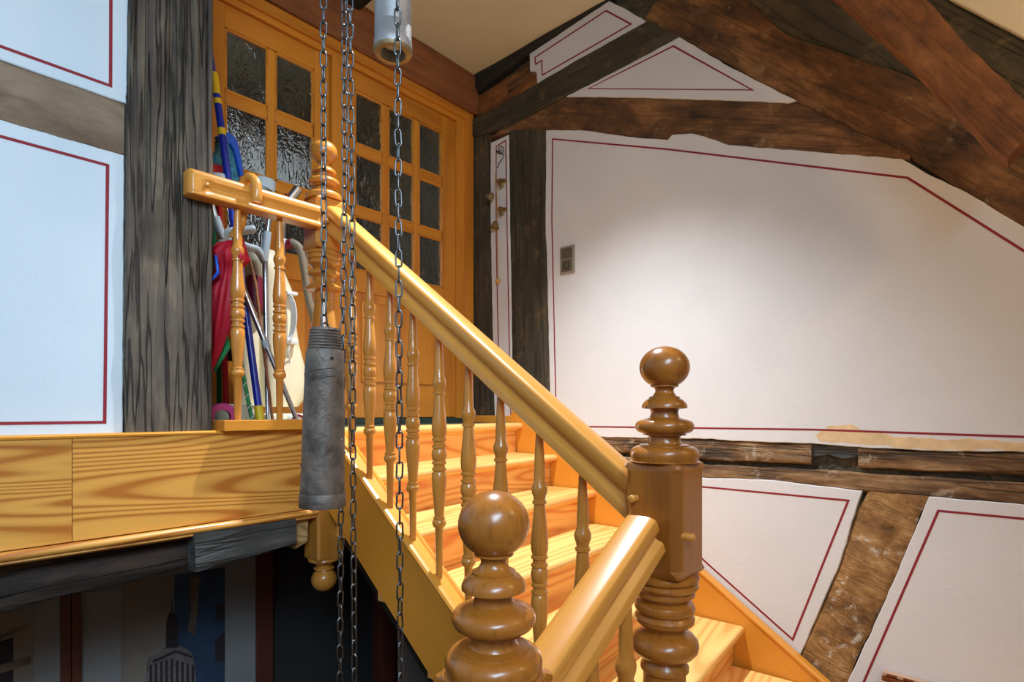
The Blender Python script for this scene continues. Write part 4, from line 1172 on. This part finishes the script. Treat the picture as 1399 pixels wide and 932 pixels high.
# cream tub with magenta lid
tb = thing('plastic_tub', 'low cream plastic tub behind the first landing baluster', 'tub', foot(318, 2.30))
bm = bmesh.new()
bm_lathe([(0.0, 0.0), (0.068, 0.0), (0.072, 0.004), (0.082, 0.095), (0.087, 0.097), (0.087, 0.104), (0.078, 0.104), (0.070, 0.008), (0.0, 0.008)], 32, bm)
obj('tub', bm, 'cream', tb, Matrix.Translation(foot(320, 2.40)), angle=40)
mg = thing('tape_roll', 'magenta ring-shaped roll lying beside the grey post on the landing', 'roll', foot(301, 2.17))
bm = bmesh.new()
bm_lathe([(0.028, -0.02), (0.05, -0.02), (0.052, -0.016), (0.052, 0.016), (0.05, 0.02), (0.028, 0.02)], 28, bm, ring=True)
obj('roll', bm, 'magenta', mg, frame(foot(303, 2.17) + Vector((0, 0, 0.053)), (0, 0, 1), (-0.2, -1, 0.1)), angle=40)
# thin brown stick
tube_ = tube('brown_stick', [ly(340, 352, 2.30), ly(349, 386, 2.29), foot(374, 2.24)], 0.006, 'header')
tag(tube_, 'thin dark brown stick leaning behind the upright crutch', 'stick')

# ------------------------------------------------------------------ bell chime and switch on the right wall
xw = XW - 0.004
ch = thing('bell_chime', 'string of four small bronze bells with a wooden bead, beside the door', 'bell chime', onX(681, 385, xw))
def cx_(x, y, off=0.012): return onX(x, y, XW - off)
sp = [cx_(684 + r * math.cos(a), 204 + r * 1.15 * math.sin(a), 0.006) for r, a in [(1.0 + 5.0 * k / 22, k * 0.42) for k in range(23)]]
sp += [cx_(*q, 0.006) for q in [(688.5, 212), (685, 219), (681, 224), (680, 229), (677.5, 228)]]
tube('iron_scroll', sp, 0.0026, 'black_paint', ch, 6)
tube('cord', spline([cx_(678, 226), cx_(677, 245, 0.03), cx_(679, 270, 0.03), cx_(679, 310, 0.02), cx_(680, 345), cx_(680, 386)], 5), 0.0028, 'cord', ch, 6)
bellp = [(0.004, 0.0), (0.012, -0.003), (0.017, -0.010), (0.021, -0.022), (0.025, -0.036), (0.031, -0.046), (0.0305, -0.047), (0.024, -0.037), (0.019, -0.022), (0.012, -0.008), (0.0, -0.006)]
_b = None
for (x, y, d) in ((680, 246, (0.2, -0.75, -0.6)), (674, 264, (-0.3, 0.75, -0.75)), (681, 284, (0.2, -0.7, -0.65)), (677, 302, (-0.1, 0.12, -1))):
    p = cx_(x, y, 0.035)
    mw = Matrix.Translation(p) @ Vector((0, 0, -1)).rotation_difference(Vector(d).normalized()).to_matrix().to_4x4()
    if _b is None: _b = obj('bell', bm_lathe(bellp, 20), 'bronze', ch, mw, angle=40); o = _b
    else: o = again(_b, 'bell', ch, mw)
bm = bmesh.new(); bmesh.ops.create_uvsphere(bm, u_segments=16, v_segments=10, radius=0.0165)
obj('bead', bm, 'bead', ch, Matrix.Translation(cx_(680, 384, 0.016)), smooth=True)

sw = thing('wall_switch', 'bronze-coloured light switch above a socket on the white wall', 'switch', onX(776, 375, XW))
pa, pb = onX(766.5, 338, XW), onX(785.5, 374, XW)
ya, yb = pb.y, pa.y
za, zb = onX(766.5, 376, XW).z, onX(766.5, 339, XW).z
xs = XW
obj('frame_plate', bm_box((xs - 0.010, ya, za), (xs + 0.003, yb, zb), 0.003), 'switch_lt', sw, angle=50)
zm = (za + zb) / 2 + 0.004
obj('rocker', bm_box((xs - 0.015, ya + 0.014, zm + 0.004), (xs - 0.008, yb - 0.012, zb - 0.012), 0.003), 'switch', sw, angle=50)
so = obj('socket', bm_box((xs - 0.013, ya + 0.014, za + 0.012), (xs - 0.008, yb - 0.012, zm - 0.004), 0.002), 'switch', sw, angle=50)
yc, zc = (ya + yb) / 2, (za + 0.012 + zm - 0.004) / 2
obj('socket_well', bm_lathe([(0.0, 0.002), (0.019, 0.002), (0.0195, -0.004), (0.0215, -0.004), (0.0215, 0.003), (0.0, 0.003)], 24), 'bristle', so, frame((xs - 0.0135, yc, zc), (0, 1, 0), (1, 0, 0)), angle=40)

# inlaid wooden box/picture rim at the lower edge of the right wall
ib = thing('inlaid_frame', 'top corner of an inlaid wooden frame hanging low on the right wall', 'frame', onX(1230, 932, XW))
pc = onX(1207, 917, XW - 0.02)
zt_ = pc.z
yl = pc.y
for k in range(5):
    x_out = XW - 0.030 - 0.006 * k
    obj('moulding_strip', bm_box((x_out, yl - 0.36, zt_ - 0.014 - 0.017 * k), (XW - 0.001, yl + 0.004 * k, zt_ - 0.017 * k), 0.002), 'marq_light' if k % 2 == 0 else 'marq_dark', ib, angle=50)
for k in range(6):
    obj('inlay', bm_box((XW - 0.0315, yl - 0.012 - 0.055 * k - 0.034, zt_ - 0.0125), (XW - 0.02, yl - 0.012 - 0.055 * k, zt_ - 0.003), 0.0005), 'marq_dark', ib)
obj('panel', bm_box((XW - 0.03, yl - 0.36, zt_ - 0.36), (XW - 0.002, yl - 0.002, zt_ - 0.08), 0.002), 'marq_dark', ib)

# ------------------------------------------------------------------ storey below: framed posters in the half dark
YP = 2.90
def pz(x, y): return onY(x, y, YP)
def poster(label, x0, x1, fr0, fr1, pict, seed):
    t = thing('framed_poster', label, 'poster', (x0, YP, -2.2))
    zt2, zb2 = -0.66, -2.2
    obj('mount', bm_box((x0 + 0.01, YP, zb2), (x1 - 0.01, YP + 0.03, zt2)), 'mat_grey', t)
    for a, b in ((x0, x0 + fr0), (x1 - fr1, x1)):
        obj('frame_bar', bm_box((a, YP - 0.02, zb2), (b, YP + 0.03, zt2), 0.003), 'dark_red', t)
    for a, b in ((zt2 - 0.05, zt2), (zb2, zb2 + 0.05)):
        obj('frame_bar', bm_box((x0 + fr0, YP - 0.02, a), (x1 - fr1, YP + 0.03, b), 0.003), 'dark_red', t)
    pict(t)
    return t
X = lambda px: onY(px, 800, YP).x
def flat(t, name, pts, mat, off=0.002, th=0.0015):
    slab(name, [Vector((X(x), YP - off, onY(x, y, YP).z)) for x, y in pts], NY, th, mat, t, jag=0.0, soft=0.0002, step=1.0)
def pict2(t):
    flat(t, 'print_sky', [(165, 795), (238, 788), (236, 1250), (165, 1250)], 'print_beige')
    flat(t, 'print_sea', [(238, 785), (307, 775), (307, 1250), (236, 1250)], 'print_blue')
    flat(t, 'print_writing', [(259, 790), (272, 788), (269, 838), (266, 868), (256, 862), (261, 830)], 'print_ochre', 0.004)
    flat(t, 'print_shore', [(293, 876), (307, 862), (307, 905), (294, 902)], 'print_dark', 0.004)
    flat(t, 'print_boat', [(294, 828), (306, 822), (307, 846), (297, 848)], 'print_dark', 0.004)
    g = 'print_grey'
    flat(t, 'skyscraper', [(199, 932), (200, 905), (205, 896), (207, 900), (209, 896), (217, 893), (223, 884), (240, 880), (257, 888), (262, 892), (265, 905), (268, 932), (268, 1240), (195, 1240)], g, 0.004)
    flat(t, 'tower_mast', [(226, 886), (227, 848), (230, 838), (233, 836), (234, 818), (235, 836), (238, 838), (242, 850), (243, 884)], 'print_dark', 0.006)
    for k in range(9):
        x = 204 + 7.2 * k
        flat(t, 'window_strip', [(x, 908 - 2 * (4 - abs(k - 4))), (x + 3, 908 - 2 * (4 - abs(k - 4))), (x + 3, 1230), (x, 1230)], 'print_dark', 0.006)
    flat(t, 'roof_edge', [(208, 902), (240, 888), (262, 896), (262, 899), (240, 891), (208, 906)], 'print_dark', 0.0065)
def pict1(t):
    flat(t, 'print_sky', [(-60, 852), (45, 828), (47, 1250), (-60, 1250)], 'print_beige')
    flat(t, 'print_cloud', [(-60, 872), (0, 868), (35, 852), (40, 858), (15, 868), (0, 874), (-60, 882)], 'print_ochre', 0.004)
    flat(t, 'print_house', [(-60, 880), (0, 876), (18, 870), (19, 1200), (-60, 1200)], 'print_dark', 0.004)
    flat(t, 'print_path', [(-60, 912), (0, 908), (42, 896), (42, 906), (0, 920), (-60, 926)], 'print_ochre', 0.006)
poster('framed poster with beige skyscraper under a mast and dark blue sea', X(97), X(371), X(110) - X(97), X(371) - X(349), pict2, 1)
poster('framed beige landscape poster cut by the frame edge below the fascia', X(-140), X(96), 0.06, X(96) - X(82), pict1, 2)
# dark post and panel under the stairs
up_ = box('timber_prop', (onY(520, 900, 2.6).x, 2.6, ZF), (onY(541, 900, 2.6).x, 2.68, -0.4), 'dark_red')
tag(up_, 'dark brown post standing under the stairs', 'post')
gp = box('plywood_sheet', (onY(549, 900, 2.5).x, 2.5, ZF), (onY(640, 900, 2.5).x, 2.53, -0.75), 'mat_grey')
tag(gp, 'dull grey sheet standing in the dark under the stairs', 'sheet')

# ------------------------------------------------------------------ ceiling downlight above the stairs (the lamp that lights flight and wall)
LX, LY_, LZ = 1.60, 1.50, 2.20
dl = thing('ceiling_downlight', 'small white ceiling spotlight above the main flight', 'lamp', (LX, LY_, LZ))
obj('housing', bm_lathe([(0.045, 0.0), (0.05, 0.0), (0.052, 0.004), (0.05, 0.10), (0.046, 0.10), (0.045, 0.006)], 28, ring=True), 'lamp_white', dl, Matrix.Translation((LX, LY_, LZ)), angle=40)
light('downlight_bulb', 'SPOT', (LX, LY_, LZ - 0.005), 500.0, (0.85, 0.92, 1.0), (LX + 0.0, LY_ - 0.10, -0.6), spot_size=math.radians(91), spot_blend=1.0, shadow_soft_size=0.035)

# warm globe lamp on the wall by the turn of the stairs, beside the photographer
GX, GY, GZ = 1.70, -1.10, 1.40
gl_ = thing('wall_lamp', 'warm globe wall lamp by the turn of the stairs', 'lamp', (GX, GY, GZ))
obj('arm', bm_tube([(GX, YB, GZ - 0.15), (GX, GY, GZ - 0.15), (GX, GY, GZ - 0.09)], 0.012, 10), 'brass', gl_)
obj('cup', bm_lathe([(0.0, -0.10), (0.03, -0.10), (0.045, -0.08), (0.05, -0.06)], 24), 'brass', gl_, Matrix.Translation((GX, GY, GZ)))
light('wall_lamp_bulb', 'POINT', (GX, GY, GZ), 24.0, (1.0, 0.62, 0.30), shadow_soft_size=0.06)
